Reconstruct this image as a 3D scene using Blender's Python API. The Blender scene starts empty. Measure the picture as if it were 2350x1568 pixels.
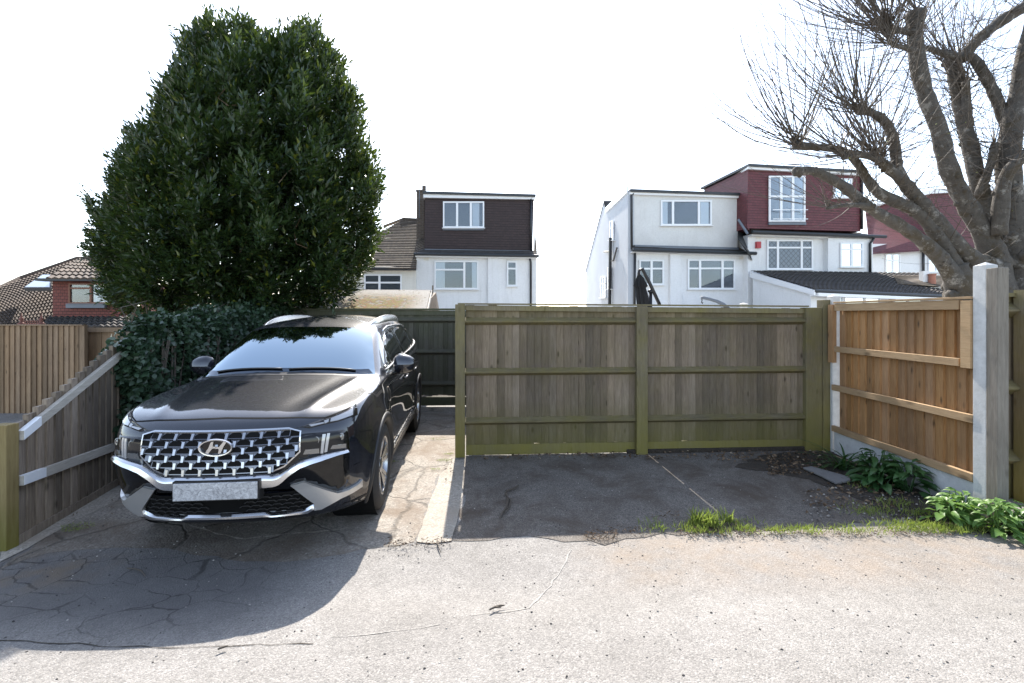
import bpy, bmesh, math, random
import numpy as np
from mathutils import Vector, Matrix
from mathutils.bvhtree import BVHTree
from mathutils.geometry import delaunay_2d_cdt
R = math.radians
scene = bpy.context.scene
COL = scene.collection

# ------------------------------------------------------------------ camera, sky, sun, exposure
F = 1080.0; HZ = 722.0; CX = 1175.0; EYE = 1.68           # photo measured on a 2350 x 1568 grid
cam_d = bpy.data.cameras.new('camera'); cam = bpy.data.objects.new('camera', cam_d); COL.objects.link(cam)
cam_d.sensor_width = 36.0; cam_d.lens = 36.0 * F / 2350.0
cam_d.shift_y = -(784.0 - HZ) / 2350.0
cam_d.clip_start = 0.05; cam_d.clip_end = 2000
cam.location = (0, 0, EYE); cam.rotation_euler = (R(90), 0, 0)
scene.camera = cam
SUN_EL = 41.8; SUN_AZ = -4.2       # degrees left of the view direction (+Y)
w = bpy.data.worlds.new('World'); scene.world = w; w.use_nodes = True
nt = w.node_tree; nt.nodes.clear()
sky = nt.nodes.new('ShaderNodeTexSky'); sky.sky_type = 'NISHITA'; sky.sun_disc = False
sky.sun_elevation = R(SUN_EL); sky.sun_rotation = R(SUN_AZ)
sky.air_density = 1.0; sky.dust_density = 0.8; sky.ozone_density = 1.0; sky.altitude = 50
bg = nt.nodes.new('ShaderNodeBackground'); bg.inputs[1].default_value = 0.15
ow = nt.nodes.new('ShaderNodeOutputWorld')
hs = nt.nodes.new('ShaderNodeHueSaturation'); hs.inputs['Saturation'].default_value = 0.72; nt.links.new(sky.outputs[0], hs.inputs['Color']); nt.links.new(hs.outputs[0], bg.inputs[0]); nt.links.new(bg.outputs[0], ow.inputs[0])
sd = bpy.data.lights.new('sun', 'SUN'); sd.energy = 3.9; sd.angle = R(0.5); sd.color = (1.0, 0.935, 0.85)
sun = bpy.data.objects.new('sun', sd); COL.objects.link(sun)
sdir = Vector((math.sin(R(SUN_AZ)) * math.cos(R(SUN_EL)), math.cos(R(SUN_AZ)) * math.cos(R(SUN_EL)), math.sin(R(SUN_EL))))
sun.rotation_euler = sdir.to_track_quat('Z', 'Y').to_euler(); sun.location = (0, 0, 30)
scene.view_settings.view_transform = 'Standard'; scene.view_settings.look = 'None'
scene.view_settings.exposure = 1.65; scene.view_settings.gamma = 1.0
scene.cycles.max_bounces = 8; scene.cycles.transparent_max_bounces = 8

# ------------------------------------------------------------------ helpers
def W(x, y, Y):
    return Vector(((x - CX) / F * Y, Y, EYE - (y - HZ) / F * Y))
def G(x, y, z=0.0):                                        # point of the ground seen at x, y
    Y = F * (EYE - z) / (y - HZ)
    return Vector(((x - CX) / F * Y, Y, z))

def tag(o, label=None, cat=None, group=None, kind=None):
    if label: o['label'] = label
    if cat: o['category'] = cat
    if group: o['group'] = group
    if kind: o['kind'] = kind
    return o
def thing(name, label, cat, loc=(0, 0, 0), rotz=0.0, group=None):
    o = bpy.data.objects.new(name, None); COL.objects.link(o)
    o.location = loc; o.rotation_euler = (0, 0, rotz); o.empty_display_size = 0.2
    return tag(o, label, cat, group)
def wloc(p):
    v = Vector((0, 0, 0))
    while p is not None:
        v += Vector(p.location); p = p.parent
    return v

class MB:
    """collects geometry in world (or a thing's own) coordinates"""
    def __init__(s): s.v = []; s.f = []; s.m = []
    def add(s, vs, fs, mi=0):
        b = len(s.v); s.v += [tuple(p) for p in vs]
        for f in fs: s.f.append(tuple(i + b for i in f)); s.m.append(mi)
        return s
    def hexa(s, p, mi=0):   # 8 corners: bottom 4 ccw, top 4 ccw
        return s.add(p, [(3, 2, 1, 0), (4, 5, 6, 7), (0, 1, 5, 4), (1, 2, 6, 5), (2, 3, 7, 6), (3, 0, 4, 7)], mi)
    def box(s, x0, x1, y0, y1, z0, z1, mi=0):
        return s.hexa([(x0, y0, z0), (x1, y0, z0), (x1, y1, z0), (x0, y1, z0), (x0, y0, z1), (x1, y0, z1), (x1, y1, z1), (x0, y1, z1)], mi)
    def bar(s, a, b, wd, hg, up=(0, 0, 1), mi=0):
        a = Vector(a); b = Vector(b); d = (b - a).normalized(); u = Vector(up)
        r = d.cross(u); r = r.normalized() if r.length > 1e-6 else Vector((1, 0, 0)); u = r.cross(d).normalized()
        q = [(-1, -1), (1, -1), (1, 1), (-1, 1)]
        P = [a + r * (i * wd / 2) + u * (j * hg / 2) for i, j in q] + [b + r * (i * wd / 2) + u * (j * hg / 2) for i, j in q]
        return s.hexa(P, mi)
    def prism(s, poly, d, mi=0):     # poly: list of 3D points (planar), extruded by vector d
        n = len(poly); P = [Vector(p) for p in poly]; Q = [p + Vector(d) for p in P]
        fs = [tuple(range(n)), tuple(reversed(range(n, 2 * n)))] + [((i + 1) % n, i, i + n, (i + 1) % n + n) for i in range(n)]
        return s.add(P + Q, fs, mi)
    def tube(s, pts, rs, n=8, cap=True, mi=0):
        pts = [Vector(p) for p in pts]
        if not hasattr(rs, '__len__'): rs = [rs] * len(pts)
        vs = []; fs = []; prev = None
        for i, p in enumerate(pts):
            d = (pts[min(i + 1, len(pts) - 1)] - pts[max(i - 1, 0)]).normalized()
            if prev is None:
                u = d.orthogonal().normalized()
            else:
                u = (prev - d * prev.dot(d)); u = u.normalized() if u.length > 1e-6 else d.orthogonal().normalized()
            prev = u; r = d.cross(u)
            for k in range(n):
                a = 2 * math.pi * k / n
                vs.append(p + (u * math.cos(a) + r * math.sin(a)) * rs[i])
        for i in range(len(pts) - 1):
            for k in range(n):
                k2 = (k + 1) % n
                fs.append((i * n + k, i * n + k2, (i + 1) * n + k2, (i + 1) * n + k))
        if cap:
            fs.append(tuple(reversed(range(n)))); fs.append(tuple(range((len(pts) - 1) * n, len(pts) * n)))
        return s.add(vs, fs, mi)
    def lathe(s, prof, c, axis='Z', n=24, mi=0):   # prof: (r, h) along the axis
        vs = []; fs = []; c = Vector(c)
        for r, h in prof:
            for k in range(n):
                a = 2 * math.pi * k / n; p = (r * math.cos(a), r * math.sin(a), h)
                if axis == 'X': p = (p[2], p[0], p[1])
                if axis == 'Y': p = (p[0], p[2], p[1])
                vs.append(c + Vector(p))
        for i in range(len(prof) - 1):
            for k in range(n):
                k2 = (k + 1) % n; q = (i * n + k, i * n + k2, (i + 1) * n + k2, (i + 1) * n + k)
                fs.append(q if axis != 'Y' else q[::-1])
        return s.add(vs, fs, mi)
    def grid(s, P, mi=0):            # P[i][j] points
        n = len(P); m = len(P[0]); vs = [p for r in P for p in r]
        return s.add(vs, [(i * m + j, i * m + j + 1, (i + 1) * m + j + 1, (i + 1) * m + j) for i in range(n - 1) for j in range(m - 1)], mi)
    def build(s, name, mat, parent=None, smooth=False, local=False, bevel=0, fix=False, autosm=None):
        o0 = Vector((0, 0, 0)) if (parent is None or local) else wloc(parent)
        me = bpy.data.meshes.new(name)
        me.from_pydata([tuple(Vector(p) - o0) for p in s.v], [], s.f)
        if not isinstance(mat, (list, tuple)): mat = [mat]
        for mm in mat: me.materials.append(mm)
        if len(mat) > 1: me.polygons.foreach_set('material_index', s.m)
        if fix:
            bm = bmesh.new(); bm.from_mesh(me); bmesh.ops.recalc_face_normals(bm, faces=bm.faces); bm.to_mesh(me); bm.free()
        if smooth: me.polygons.foreach_set('use_smooth', [True] * len(me.polygons))
        if autosm: me.set_sharp_from_angle(angle=R(autosm))
        o = bpy.data.objects.new(name, me); COL.objects.link(o)
        if parent is not None: o.parent = parent
        if bevel:
            m = o.modifiers.new('bevel', 'BEVEL'); m.width = bevel; m.segments = 2; m.limit_method = 'ANGLE'; m.angle_limit = R(40)
        return o

def npmesh(name, V, FV, counts, mat, parent=None, local=False, smooth=False):
    """fast mesh from numpy: V (n,3), FV flat loop indices, counts = corners per face"""
    me = bpy.data.meshes.new(name)
    o0 = np.zeros(3) if (parent is None or local) else np.array(wloc(parent))
    me.vertices.add(len(V)); me.vertices.foreach_set('co', (V - o0).astype(np.float32).ravel())
    me.loops.add(len(FV)); me.loops.foreach_set('vertex_index', FV.astype(np.int32))
    nf = len(FV) // counts
    me.polygons.add(nf); me.polygons.foreach_set('loop_start', np.arange(nf, dtype=np.int32) * counts)
    me.polygons.foreach_set('loop_total', np.full(nf, counts, dtype=np.int32))
    if smooth: me.polygons.foreach_set('use_smooth', np.ones(nf, dtype=bool))
    me.update(calc_edges=True); me.validate()
    me.materials.append(mat)
    o = bpy.data.objects.new(name, me); COL.objects.link(o)
    if parent is not None: o.parent = parent
    return o

# ------------------------------------------------------------------ materials
class NT:
    def __init__(s, name):
        s.m = bpy.data.materials.new(name); s.m.use_nodes = True; s.t = s.m.node_tree; s.t.nodes.clear()
        s.out = s.n('OutputMaterial'); s.b = s.n('BsdfPrincipled'); s.l(s.b.outputs[0], s.out.inputs[0])
    def n(s, t, **k):
        x = s.t.nodes.new('ShaderNode' + t)
        for a, b in k.items(): setattr(x, a, b)
        return x
    def l(s, a, b): s.t.links.new(a, b)
    def inp(s, node, key, v):
        if hasattr(v, 'is_output'): s.l(v, node.inputs[key])
        else: node.inputs[key].default_value = v
    def coord(s, kind='Object', scale=(1, 1, 1), loc=(0, 0, 0), rot=(0, 0, 0)):
        if kind == 'World': c = s.n('NewGeometry').outputs['Position']
        else: c = s.n('TexCoord').outputs[kind]
        mp = s.n('Mapping'); s.l(c, mp.inputs[0]); mp.inputs['Scale'].default_value = scale; mp.inputs['Location'].default_value = loc
        mp.inputs['Rotation'].default_value = rot
        return mp.outputs[0]
    def noise(s, vec, scale=5, detail=4, rough=0.55, dist=0.0):
        x = s.n('TexNoise'); s.l(vec, x.inputs['Vector']); x.inputs['Scale'].default_value = scale
        x.inputs['Detail'].default_value = detail; x.inputs['Roughness'].default_value = rough; x.inputs['Distortion'].default_value = dist
        return x.outputs['Fac']
    def voro(s, vec, scale=5, feature='F1', out='Distance', rnd=1.0):
        x = s.n('TexVoronoi', feature=feature); s.l(vec, x.inputs['Vector']); x.inputs['Scale'].default_value = scale
        x.inputs['Randomness'].default_value = rnd
        return x.outputs[out]
    def ramp(s, fac, stops, interp='LINEAR'):
        x = s.n('ValToRGB'); x.color_ramp.interpolation = interp; e = x.color_ramp.elements
        while len(e) < len(stops): e.new(0.5)
        for i, (p, c) in enumerate(stops):
            e[i].position = p; e[i].color = (c, c, c, 1) if not hasattr(c, '__len__') else (*c, 1)
        s.l(fac, x.inputs[0]); return x.outputs[0]
    def mix(s, fac, a, b, mode='MIX'):
        x = s.n('Mix', data_type='RGBA', blend_type=mode); s.inp(x, 0, fac)
        for k, v in ((6, a), (7, b)):
            if hasattr(v, 'is_output'): s.l(v, x.inputs[k])
            else: x.inputs[k].default_value = (*v, 1) if len(v) == 3 else v
        return x.outputs[2]
    def math(s, op, a, b=0.0, c=None, clamp=False):
        x = s.n('Math', operation=op, use_clamp=clamp); s.inp(x, 0, a); s.inp(x, 1, b)
        if c is not None: s.inp(x, 2, c)
        return x.outputs[0]
    def sep(s, v):
        x = s.n('SeparateXYZ'); s.l(v, x.inputs[0]); return x.outputs
    def comb(s, a, b, c=0.0):
        x = s.n('CombineXYZ'); s.inp(x, 0, a); s.inp(x, 1, b); s.inp(x, 2, c); return x.outputs[0]
    def bump(s, h, strength=0.3, dist=0.02, normal=None):
        x = s.n('Bump'); s.l(h, x.inputs['Height']); x.inputs['Strength'].default_value = strength; x.inputs['Distance'].default_value = dist
        if normal is not None: s.l(normal, x.inputs['Normal'])
        return x.outputs[0]
    def island(s): return s.n('NewGeometry').outputs['Random Per Island']
    def rect(s, pos, x0, x1, y0, y1, soft=0.15):   # soft mask of a rectangle in xy
        o = s.sep(pos)
        def e(v, a, b): 
            x = s.n('MapRange', interpolation_type='SMOOTHSTEP'); s.l(v, x.inputs[0]); x.inputs[1].default_value = a; x.inputs[2].default_value = b; return x.outputs[0]
        m = s.math('MULTIPLY', e(o[0], x0 - soft, x0 + soft), e(o[0], x1 + soft, x1 - soft))
        return s.math('MULTIPLY', m, s.math('MULTIPLY', e(o[1], y0 - soft, y0 + soft), e(o[1], y1 + soft, y1 - soft)))
    def set(s, color=None, rough=None, normal=None, **k):
        if color is not None:
            if hasattr(color, 'is_output'): s.l(color, s.b.inputs['Base Color'])
            else: s.b.inputs['Base Color'].default_value = (*color, 1)
        if rough is not None: s.inp(s.b, 'Roughness', rough)
        if normal is not None: s.l(normal, s.b.inputs['Normal'])
        for a, v in k.items(): s.inp(s.b, a.replace('_', ' '), v)
        return s.m
HSV = lambda t, c, h, sv, v: None

def m_simple(name, c, rough=0.6, var=0.15, scale=6, metal=0.0, bump=0.0, bscale=60, spec=0.5, coat=0.0, kind='Object'):
    t = NT(name); v = t.coord(kind)
    col = t.mix(t.noise(v, scale, 5, 0.6), tuple(x * (1 - var) for x in c), tuple(min(1, x * (1 + var)) for x in c))
    n = t.bump(t.noise(v, bscale, 4), bump, 0.01) if bump else None
    t.set(col, rough, n, Metallic=metal, Coat_Weight=coat)
    t.b.inputs['Specular IOR Level'].default_value = spec
    return t.m

def m_wood(name, a, b, algae=None, alg_amt=0.5, grain=(9, 9, 0.9), rough=0.8, knot=0.6, var=.28, stain=.35, zhi=None, zlo=None, horiz=False):
    """weathered softwood: colour differs board by board, grain along z (or x), knots, green growth towards damp ends"""
    t = NT(name); pos = t.coord('World')
    isl = t.island()
    off = t.n('VectorMath', operation='ADD'); t.l(pos, off.inputs[0]); t.l(t.comb(t.math('MULTIPLY', isl, 37.0), t.math('MULTIPLY', isl, 11.0), t.math('MULTIPLY', isl, 23.0)), off.inputs[1])
    sc = (0.9, 0.9, 14) if horiz else grain
    mp = t.n('Mapping'); t.l(off.outputs[0], mp.inputs[0]); mp.inputs['Scale'].default_value = sc
    g = t.noise(mp.outputs[0], 6, 6, 0.65, 0.6)
    col = t.mix(t.ramp(g, [(0.3, 0.0), (0.72, 1.0)]), a, b)
    big = t.noise(pos, 1.7, 3)
    col = t.mix(t.math('MULTIPLY', t.ramp(big, [(0.4, 0.0), (0.7, 1.0)]), 0.35), col, tuple(x * 0.62 for x in a))
    val = t.n('HueSaturation'); t.l(col, val.inputs['Color']); t.l(t.ramp(isl, [(0, 1 - var), (1, 1 + var)]), val.inputs['Value'])
    t.l(t.ramp(t.math('FRACT', t.math('MULTIPLY', isl, 7.3)), [(0, 0.93), (1, 1.08)]), val.inputs['Saturation']); col = val.outputs[0]
    mk = t.n('Mapping'); t.l(off.outputs[0], mk.inputs[0]); mk.inputs['Scale'].default_value = (2.2, 2.2, 5.5) if horiz else (8, 8, 3.3)
    vd = t.voro(mk.outputs[0], 1.0)
    kn = t.ramp(vd, [(0.05, 1.0), (0.16, 0.0)])
    col = t.mix(t.math('MULTIPLY', kn, knot), col, (0.03, 0.022, 0.014))
    sk = t.n('Mapping'); t.l(off.outputs[0], sk.inputs[0]); sk.inputs['Scale'].default_value = (1.2, 1.2, 9) if horiz else (11, 11, .9)
    col = t.mix(t.math('MULTIPLY', t.ramp(t.noise(sk.outputs[0], 1.6, 5, .75), [(0.52, 0), (0.72, 1)]), stain), col, tuple(x * .38 for x in a))
    if algae:
        z = t.sep(pos)[2]; n2 = t.noise(pos, 3.1, 5, 0.7)
        k = t.math('MULTIPLY', t.ramp(n2, [(0.35, 0.0), (0.75, 1.0)]), alg_amt)
        if zlo is not None:
            r = t.n('MapRange'); t.l(z, r.inputs[0]); r.inputs[1].default_value = zlo[0]; r.inputs[2].default_value = zlo[1]; r.inputs[3].default_value = 0.9; r.inputs[4].default_value = 0
            k = t.math('MAXIMUM', k, t.math('MULTIPLY', r.outputs[0], t.ramp(n2, [(0.2, 0.45), (0.7, 1.0)])))
        if zhi is not None:
            r = t.n('MapRange'); t.l(z, r.inputs[0]); r.inputs[1].default_value = zhi[0]; r.inputs[2].default_value = zhi[1]; r.inputs[3].default_value = 0; r.inputs[4].default_value = 0.7
            k = t.math('MAXIMUM', k, t.math('MULTIPLY', r.outputs[0], t.ramp(n2, [(0.2, 0.4), (0.7, 1.0)])))
        col = t.mix(k, col, algae)
    t.set(col, rough, t.bump(g, 0.35, 0.006)); t.b.inputs['Specular IOR Level'].default_value = 0.25
    return t.m
# ------------------------------------------------------------------ THE CAR (local: t right, s back from the nose, z up)
CAR_LOC = Vector((-1.925, 3.08, 0.0)); CAR_YAW = R(-5.2)
def car_mats():
    M = {}
    t = NT('car_paint'); v = t.coord('Object'); pos = t.sep(v)
    nrm = t.sep(t.n('NewGeometry').outputs['Normal'])
    dust = t.noise(v, 260, 2, 0.8); big = t.noise(v, 2.5, 4)
    fl = t.ramp(nrm[2], [(0.55, 0.0), (0.97, 1.0)])                     # dust settles on what faces up
    dm = t.math('MULTIPLY', t.math('MULTIPLY', fl, t.ramp(dust, [(0.3, 0.35), (0.75, 1.0)])), t.ramp(big, [(0.3, 0.55), (0.7, 1.0)]))
    spots = t.ramp(t.voro(v, 7.0), [(0.018, 1.0), (0.035, 0.0)])
    col = t.mix(t.math('MULTIPLY', dm, 0.36), (0.006, 0.008, 0.015), (0.060, 0.056, 0.050))
    col = t.mix(t.math('MULTIPLY', spots, fl), col, (0.5, 0.5, 0.46))
    t.set(col, 0.42, None, Metallic=t.math('MULTIPLY_ADD', dm, -.9, .5, True), Coat_Weight=1.0, Coat_Roughness=t.math('MULTIPLY_ADD', dm, 0.05, 0.02), Coat_IOR=1.85)
    t.b.inputs['Specular IOR Level'].default_value = 0.1; M['paint'] = t.m
    def g(n, c, r, metal=0.0, coat=0.0, spec=0.5, ior=None):
        t = NT(n); t.set(c, r, None, Metallic=metal, Coat_Weight=coat); t.b.inputs['Specular IOR Level'].default_value = spec
        if ior: t.b.inputs['IOR'].default_value = ior
        return t.m
    M['glass'] = None
    t = NT('car_glass'); v = t.coord('Object'); n = t.noise(v, 160, 3, 0.8); o = t.sep(v)
    t.set((0.225, 0.295, 0.355), t.ramp(n, [(0.35, 0.012), (0.8, 0.04)]), Metallic=1.0); M['glass'] = t.m
    t = NT('side_glass'); t.set((0.012, 0.014, 0.015), 0.03); t.b.inputs['IOR'].default_value = 1.55; M['sglass'] = t.m
    M['gloss'] = g('gloss_black', (0.0015, 0.0015, 0.002), 0.10, 0, 0.14)
    M['plastic'] = g('black_plastic', (0.014, 0.014, 0.015), 0.5)
    M['dark'] = g('dark_recess', (0.003, 0.003, 0.003), 0.8, 0, 0, 0.2)
    M['chrome'] = g('satin_chrome', (0.62, 0.62, 0.63), 0.22, 1.0)
    M['dchrome'] = g('dark_chrome', (0.20, 0.20, 0.21), 0.25, 1.0); M['stud'] = g('bright_studs', (0.46, 0.46, 0.47), 0.25, 1.0)
    M['silver'] = g('silver_skid_paint', (0.66, 0.65, 0.63), 0.33, 0.8)
    M['lens'] = g('lamp_lens', (0.012, 0.012, 0.013), 0.04, 0.0, 0.0, 0.4)
    M['bulb'] = g('projector_glass', (0.20, 0.20, 0.20), 0.08, 0.7, 1.0)
    M['lbar'] = g('light_guide', (0.38, 0.38, 0.39), 0.2, 0.3, 0.8)
    t = NT('tyre_rubber'); v = t.coord('Object'); t.set(t.mix(t.noise(v, 40, 4), (0.012, 0.012, 0.012), (0.03, 0.028, 0.026)), 0.75, t.bump(t.noise(v, 120, 2), 0.2, 0.002)); M['tyre'] = t.m
    M['rim'] = g('alloy_rim', (0.38, 0.38, 0.39), 0.25, 0.95)
    t = NT('blank_plate'); v = t.coord('Object', (1, 1, 1.2)); n = t.noise(v, 22, 6, 0.75, 2.5)
    t.set(t.ramp(n, [(0.3, (0.12, 0.12, 0.13)), (0.48, (0.36, 0.36, 0.37)), (0.7, (0.62, 0.62, 0.63))]), 0.4); M['plate'] = t.m
    return M
CM = car_mats()

def car_surface():
    s0 = np.array([0.00, .015, .055, .13, .27, .52, .95, 1.42, 1.92, 2.50, 3.10, 3.70, 4.20, 4.52, 4.69, 4.76, 4.78])
    t0 = np.array([0.00, .275, .515, .71, .835, .888, .905, .898, .892, .892, .898, .912, .895, .84, .67, .39, 0.0])
    n = 17
    fw = np.array([1, 1, 1, 1, .95, .6, .2, 0, 0, 0, 0, 0, 0, 0, 0, 0, 0.])     # weight of the nose
    rw = fw[::-1].copy()
    def row(fs, wd, zf, zs, zr, rs=0.0):
        z = fw * zf + rw * zr + (1 - fw - rw) * zs
        return np.stack([s0 + fw * fs + rw * rs, t0 * wd, z], 1)
    rows = [row(.45, .80, .20, .20, .28, -.35), row(.20, .92, .215, .21, .28, -.14), row(.14, .965, .26, .24, .34, -.08),
            row(.10, .985, .36, .36, .42, -.03), row(.045, 1.0, .50, .50, .52), row(.005, 1.0, .62, .66, .64),
            row(.0, .995, .76, .80, .78), row(.01, .985, .875, .91, .92, -.02), row(.06, .965, .945, .985, 1.0, -.03),
            row(.13, .945, .992, 1.03, 1.06, -.04)]
    rows[8][4:8, 2] += .012; rows[9][4:8, 2] += .015
    def ex(l): return np.array(l, float)
    hood = ex([(.29,0,1.043),(.31,.25,1.04),(.36,.47,1.033),(.45,.64,1.028),(.55,.75,1.03),(.70,.825,1.045),(1.0,.85,1.065),(1.42,.86,1.075),
               (1.92,.862,1.09),(2.5,.865,1.11),(3.1,.87,1.13),(3.7,.875,1.15),(4.18,.855,1.16),(4.45,.79,1.15),(4.62,.64,1.13),(4.69,.36,1.12),(4.71,0,1.12)])
    hood2 = ex([(.66,0,1.10),(.67,.24,1.095),(.69,.44,1.085),(.75,.60,1.073),(.82,.71,1.062),(.95,.78,1.072),(1.15,.815,1.085),(1.48,.835,1.098),
                (1.94,.842,1.115),(2.5,.846,1.135),(3.1,.852,1.155),(3.7,.856,1.175),(4.15,.835,1.19),(4.41,.78,1.19),(4.57,.61,1.18),(4.64,.35,1.17),(4.66,0,1.17)])
    cowl = ex([(1.06,0,1.135),(1.07,.26,1.132),(1.10,.51,1.125),(1.15,.69,1.115),(1.23,.775,1.11),(1.29,.805,1.11),(1.40,.812,1.115),(1.56,.822,1.12),
               (1.95,.83,1.135),(2.5,.834,1.155),(3.1,.84,1.175),(3.7,.844,1.20),(4.12,.835,1.23),(4.37,.76,1.24),(4.53,.60,1.23),(4.60,.34,1.23),(4.62,0,1.23)])
    low = ex([(1.11,0,1.165),(1.12,.26,1.162),(1.15,.50,1.155),(1.20,.675,1.145),(1.28,.755,1.14),(1.34,.785,1.14),(1.46,.805,1.145),(1.62,.82,1.15),
               (1.98,.828,1.165),(2.5,.835,1.185),(3.1,.84,1.205),(3.7,.842,1.23),(4.09,.815,1.26),(4.34,.74,1.27),(4.50,.58,1.27),(4.57,.33,1.27),(4.59,0,1.27)])
    mid = ex([(1.48,0,1.385),(1.485,.24,1.382),(1.50,.45,1.374),(1.54,.615,1.358),(1.60,.69,1.343),(1.66,.715,1.335),(1.77,.73,1.333),(1.93,.738,1.335),
               (2.2,.742,1.35),(2.6,.752,1.365),(3.12,.757,1.375),(3.66,.75,1.39),(3.99,.72,1.41),(4.24,.65,1.42),(4.40,.51,1.42),(4.47,.29,1.42),(4.49,0,1.42)])
    head = ex([(1.84,0,1.56),(1.845,.22,1.558),(1.86,.42,1.55),(1.89,.57,1.538),(1.94,.635,1.528),(2.00,.652,1.525),(2.10,.658,1.527),(2.24,.66,1.533),
               (2.5,.655,1.55),(2.75,.662,1.555),(3.15,.665,1.558),(3.62,.655,1.555),(3.95,.62,1.55),(4.17,.55,1.545),(4.29,.43,1.545),(4.34,.25,1.55),(4.36,0,1.555)])
    roof = ex([(2.00,0,1.612),(2.00,.18,1.611),(2.01,.35,1.606),(2.04,.48,1.598),(2.10,.55,1.588),(2.17,.58,1.582),(2.35,.59,1.59),(2.46,.60,1.592),
               (2.6,.605,1.595),(2.85,.61,1.602),(3.2,.61,1.605),(3.6,.60,1.60),(3.88,.56,1.592),(4.08,.49,1.582),(4.19,.38,1.58),(4.24,.22,1.585),(4.25,0,1.59)])
    cen = ex([(2.6,0,1.672),(2.6,.06,1.672),(2.6,.12,1.671),(2.62,.17,1.670),(2.64,.20,1.669),(2.66,.22,1.669),(2.70,.23,1.669),(2.75,.24,1.670),
              (2.85,.24,1.672),(3.0,.24,1.674),(3.25,.24,1.674),(3.5,.24,1.668),(3.7,.22,1.662),(3.80,.18,1.657),(3.85,.12,1.655),(3.87,.06,1.655),(3.88,0,1.655)])
    line = cen.copy(); line[:, 1] = 0; line[:, 2] += .003; line[:, 0] = np.linspace(2.8, 3.7, n)
    rows += [hood, hood2, cowl, low, mid, head, roof, cen, line]
    C = np.array(rows)                                       # (nv, nu, 3): s, t, z
    return C
def bspl(P, N, end='hold'):
    """uniform cubic B-spline along axis 0 with extrapolated ends; P already padded"""
    n = len(P) - 3; out = []
    for i in range(n):
        for k in range(N + (1 if i == n - 1 else 0)):
            x = k / N
            b = ((1 - x) ** 3 / 6, (3 * x ** 3 - 6 * x * x + 4) / 6, (-3 * x ** 3 + 3 * x * x + 3 * x + 1) / 6, x ** 3 / 6)
            out.append(P[i] * b[0] + P[i + 1] * b[1] + P[i + 2] * b[2] + P[i + 3] * b[3])
    return np.array(out)
C = car_surface()
# pad v: extrapolate ends; u: mirror about the centre line
Cv = np.concatenate([2 * C[:1] - C[1:2], C, 2 * C[-1:] - C[-2:-1]], 0)
Sv = bspl(Cv, 6)
mir = lambda A: A * np.array([1, -1, 1])
Cu = np.swapaxes(Sv, 0, 1)
Cu = np.concatenate([mir(Cu[1:2]), Cu, mir(Cu[-2:-1])], 0)
Su = bspl(Cu, 10)                                            # (nu, nv, 3)
NU, NV = Su.shape[:2]
# bonnet ridges and flank swage lines
S = Su.copy()
s_, t_, z_ = S[..., 0], S[..., 1], S[..., 2]
hz = np.clip((s_ - 0.12) / 0.25, 0, 1) * np.clip((1.12 - s_) / 0.12, 0, 1) * (z_ > 0.97)
tc = 0.46 + 0.20 * np.clip((s_ - 0.1), 0, 1)
S[..., 2] += 0.014 * hz * np.exp(-((t_ - tc) / 0.045) ** 2) - 0.006 * hz * np.exp(-((t_ - tc + 0.13) / 0.07) ** 2)
sd_ = (s_ > 1.3) * (s_ < 4.3) * (z_ < 1.0) * (z_ > 0.25)
S[..., 1] += sd_ * (0.008 * np.exp(-((z_ - 0.92) / 0.07) ** 2) - 0.018 * np.exp(-((z_ - 0.60) / 0.14) ** 2))
for sc_ in (0.95, 3.71):                                     # flared arches
    rr = np.hypot(s_ - sc_, z_ - 0.37)
    S[..., 1] += 0.018 * np.exp(-((rr - 0.46) / 0.06) ** 2) * (z_ < 0.95) * (t_ > 0.5)
half = S; full = np.concatenate([mir(half[::-1])[:-1], half], 0)   # left to right round the nose... closes at the tail
V = full.reshape(-1, 3)[:, [1, 0, 2]]                        # -> (t, s, z)
nu2 = full.shape[0]
AR = 0.405
faces = []
for i in range(nu2 - 1):
    for j in range(NV - 1):
        q = (i * NV + j, (i + 1) * NV + j, (i + 1) * NV + j + 1, i * NV + j + 1)
        c = V[list(q)].mean(0)
        if abs(c[0]) > .55 and any(math.hypot(c[1] - a, c[2] - 0.37) < AR for a in (.95, 3.71)): continue
        faces.append(q)
BVH_ALL = BVHTree.FromPolygons([tuple(p) for p in V], [(i * NV + j, (i + 1) * NV + j, (i + 1) * NV + j + 1, i * NV + j + 1) for i in range(nu2 - 1) for j in range(NV - 1)])

car = thing('parked_car', 'black suv parked on the concrete pad, dusty bonnet, chrome mesh grille', 'car', CAR_LOC, -CAR_YAW)
def cpart(mb, name, mat, parent=None, smooth=False, **k):
    o = mb.build(name, mat, None, smooth, **k); o.parent = parent or car; return o
mb = MB(); mb.v = [tuple(p) for p in V]; mb.f = faces; mb.m = [0] * len(faces)
body = cpart(mb, 'body', CM['paint'], smooth=True, fix=False)

MATC = Matrix.Translation(CAR_LOC) @ Matrix.Rotation(-CAR_YAW, 4, 'Z'); MI = MATC.inverted()
def p_px(x, y):                                              # photo point -> (t, z) and hit on the body
    o = MI @ Vector((0, 0, EYE)); d = (MI.to_3x3() @ Vector(((x - CX) / F, 1, -(y - HZ) / F))).normalized()
    h, n, i, dd = BVH_ALL.ray_cast(o, d)
    return h
def proj_front(t, z):
    h, n, i, d = BVH_ALL.ray_cast(Vector((t, -2, z)), Vector((0, 1, 0)))
    if h is None: h, n, i, d = BVH_ALL.find_nearest(Vector((t, 0.1, z)))
    n = n if n.y < 0 else -n
    m = n.copy()
    for a, b in ((-.03, 0), (.03, 0), (0, -.02), (0, .02), (.02, .015), (-.02, -.015)):
        q, k, _, _ = BVH_ALL.ray_cast(Vector((t + a, -2, z + b)), Vector((0, 1, 0)))
        if q is not None: m += k if k.y < 0 else -k
    return h, m.normalized()
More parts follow.
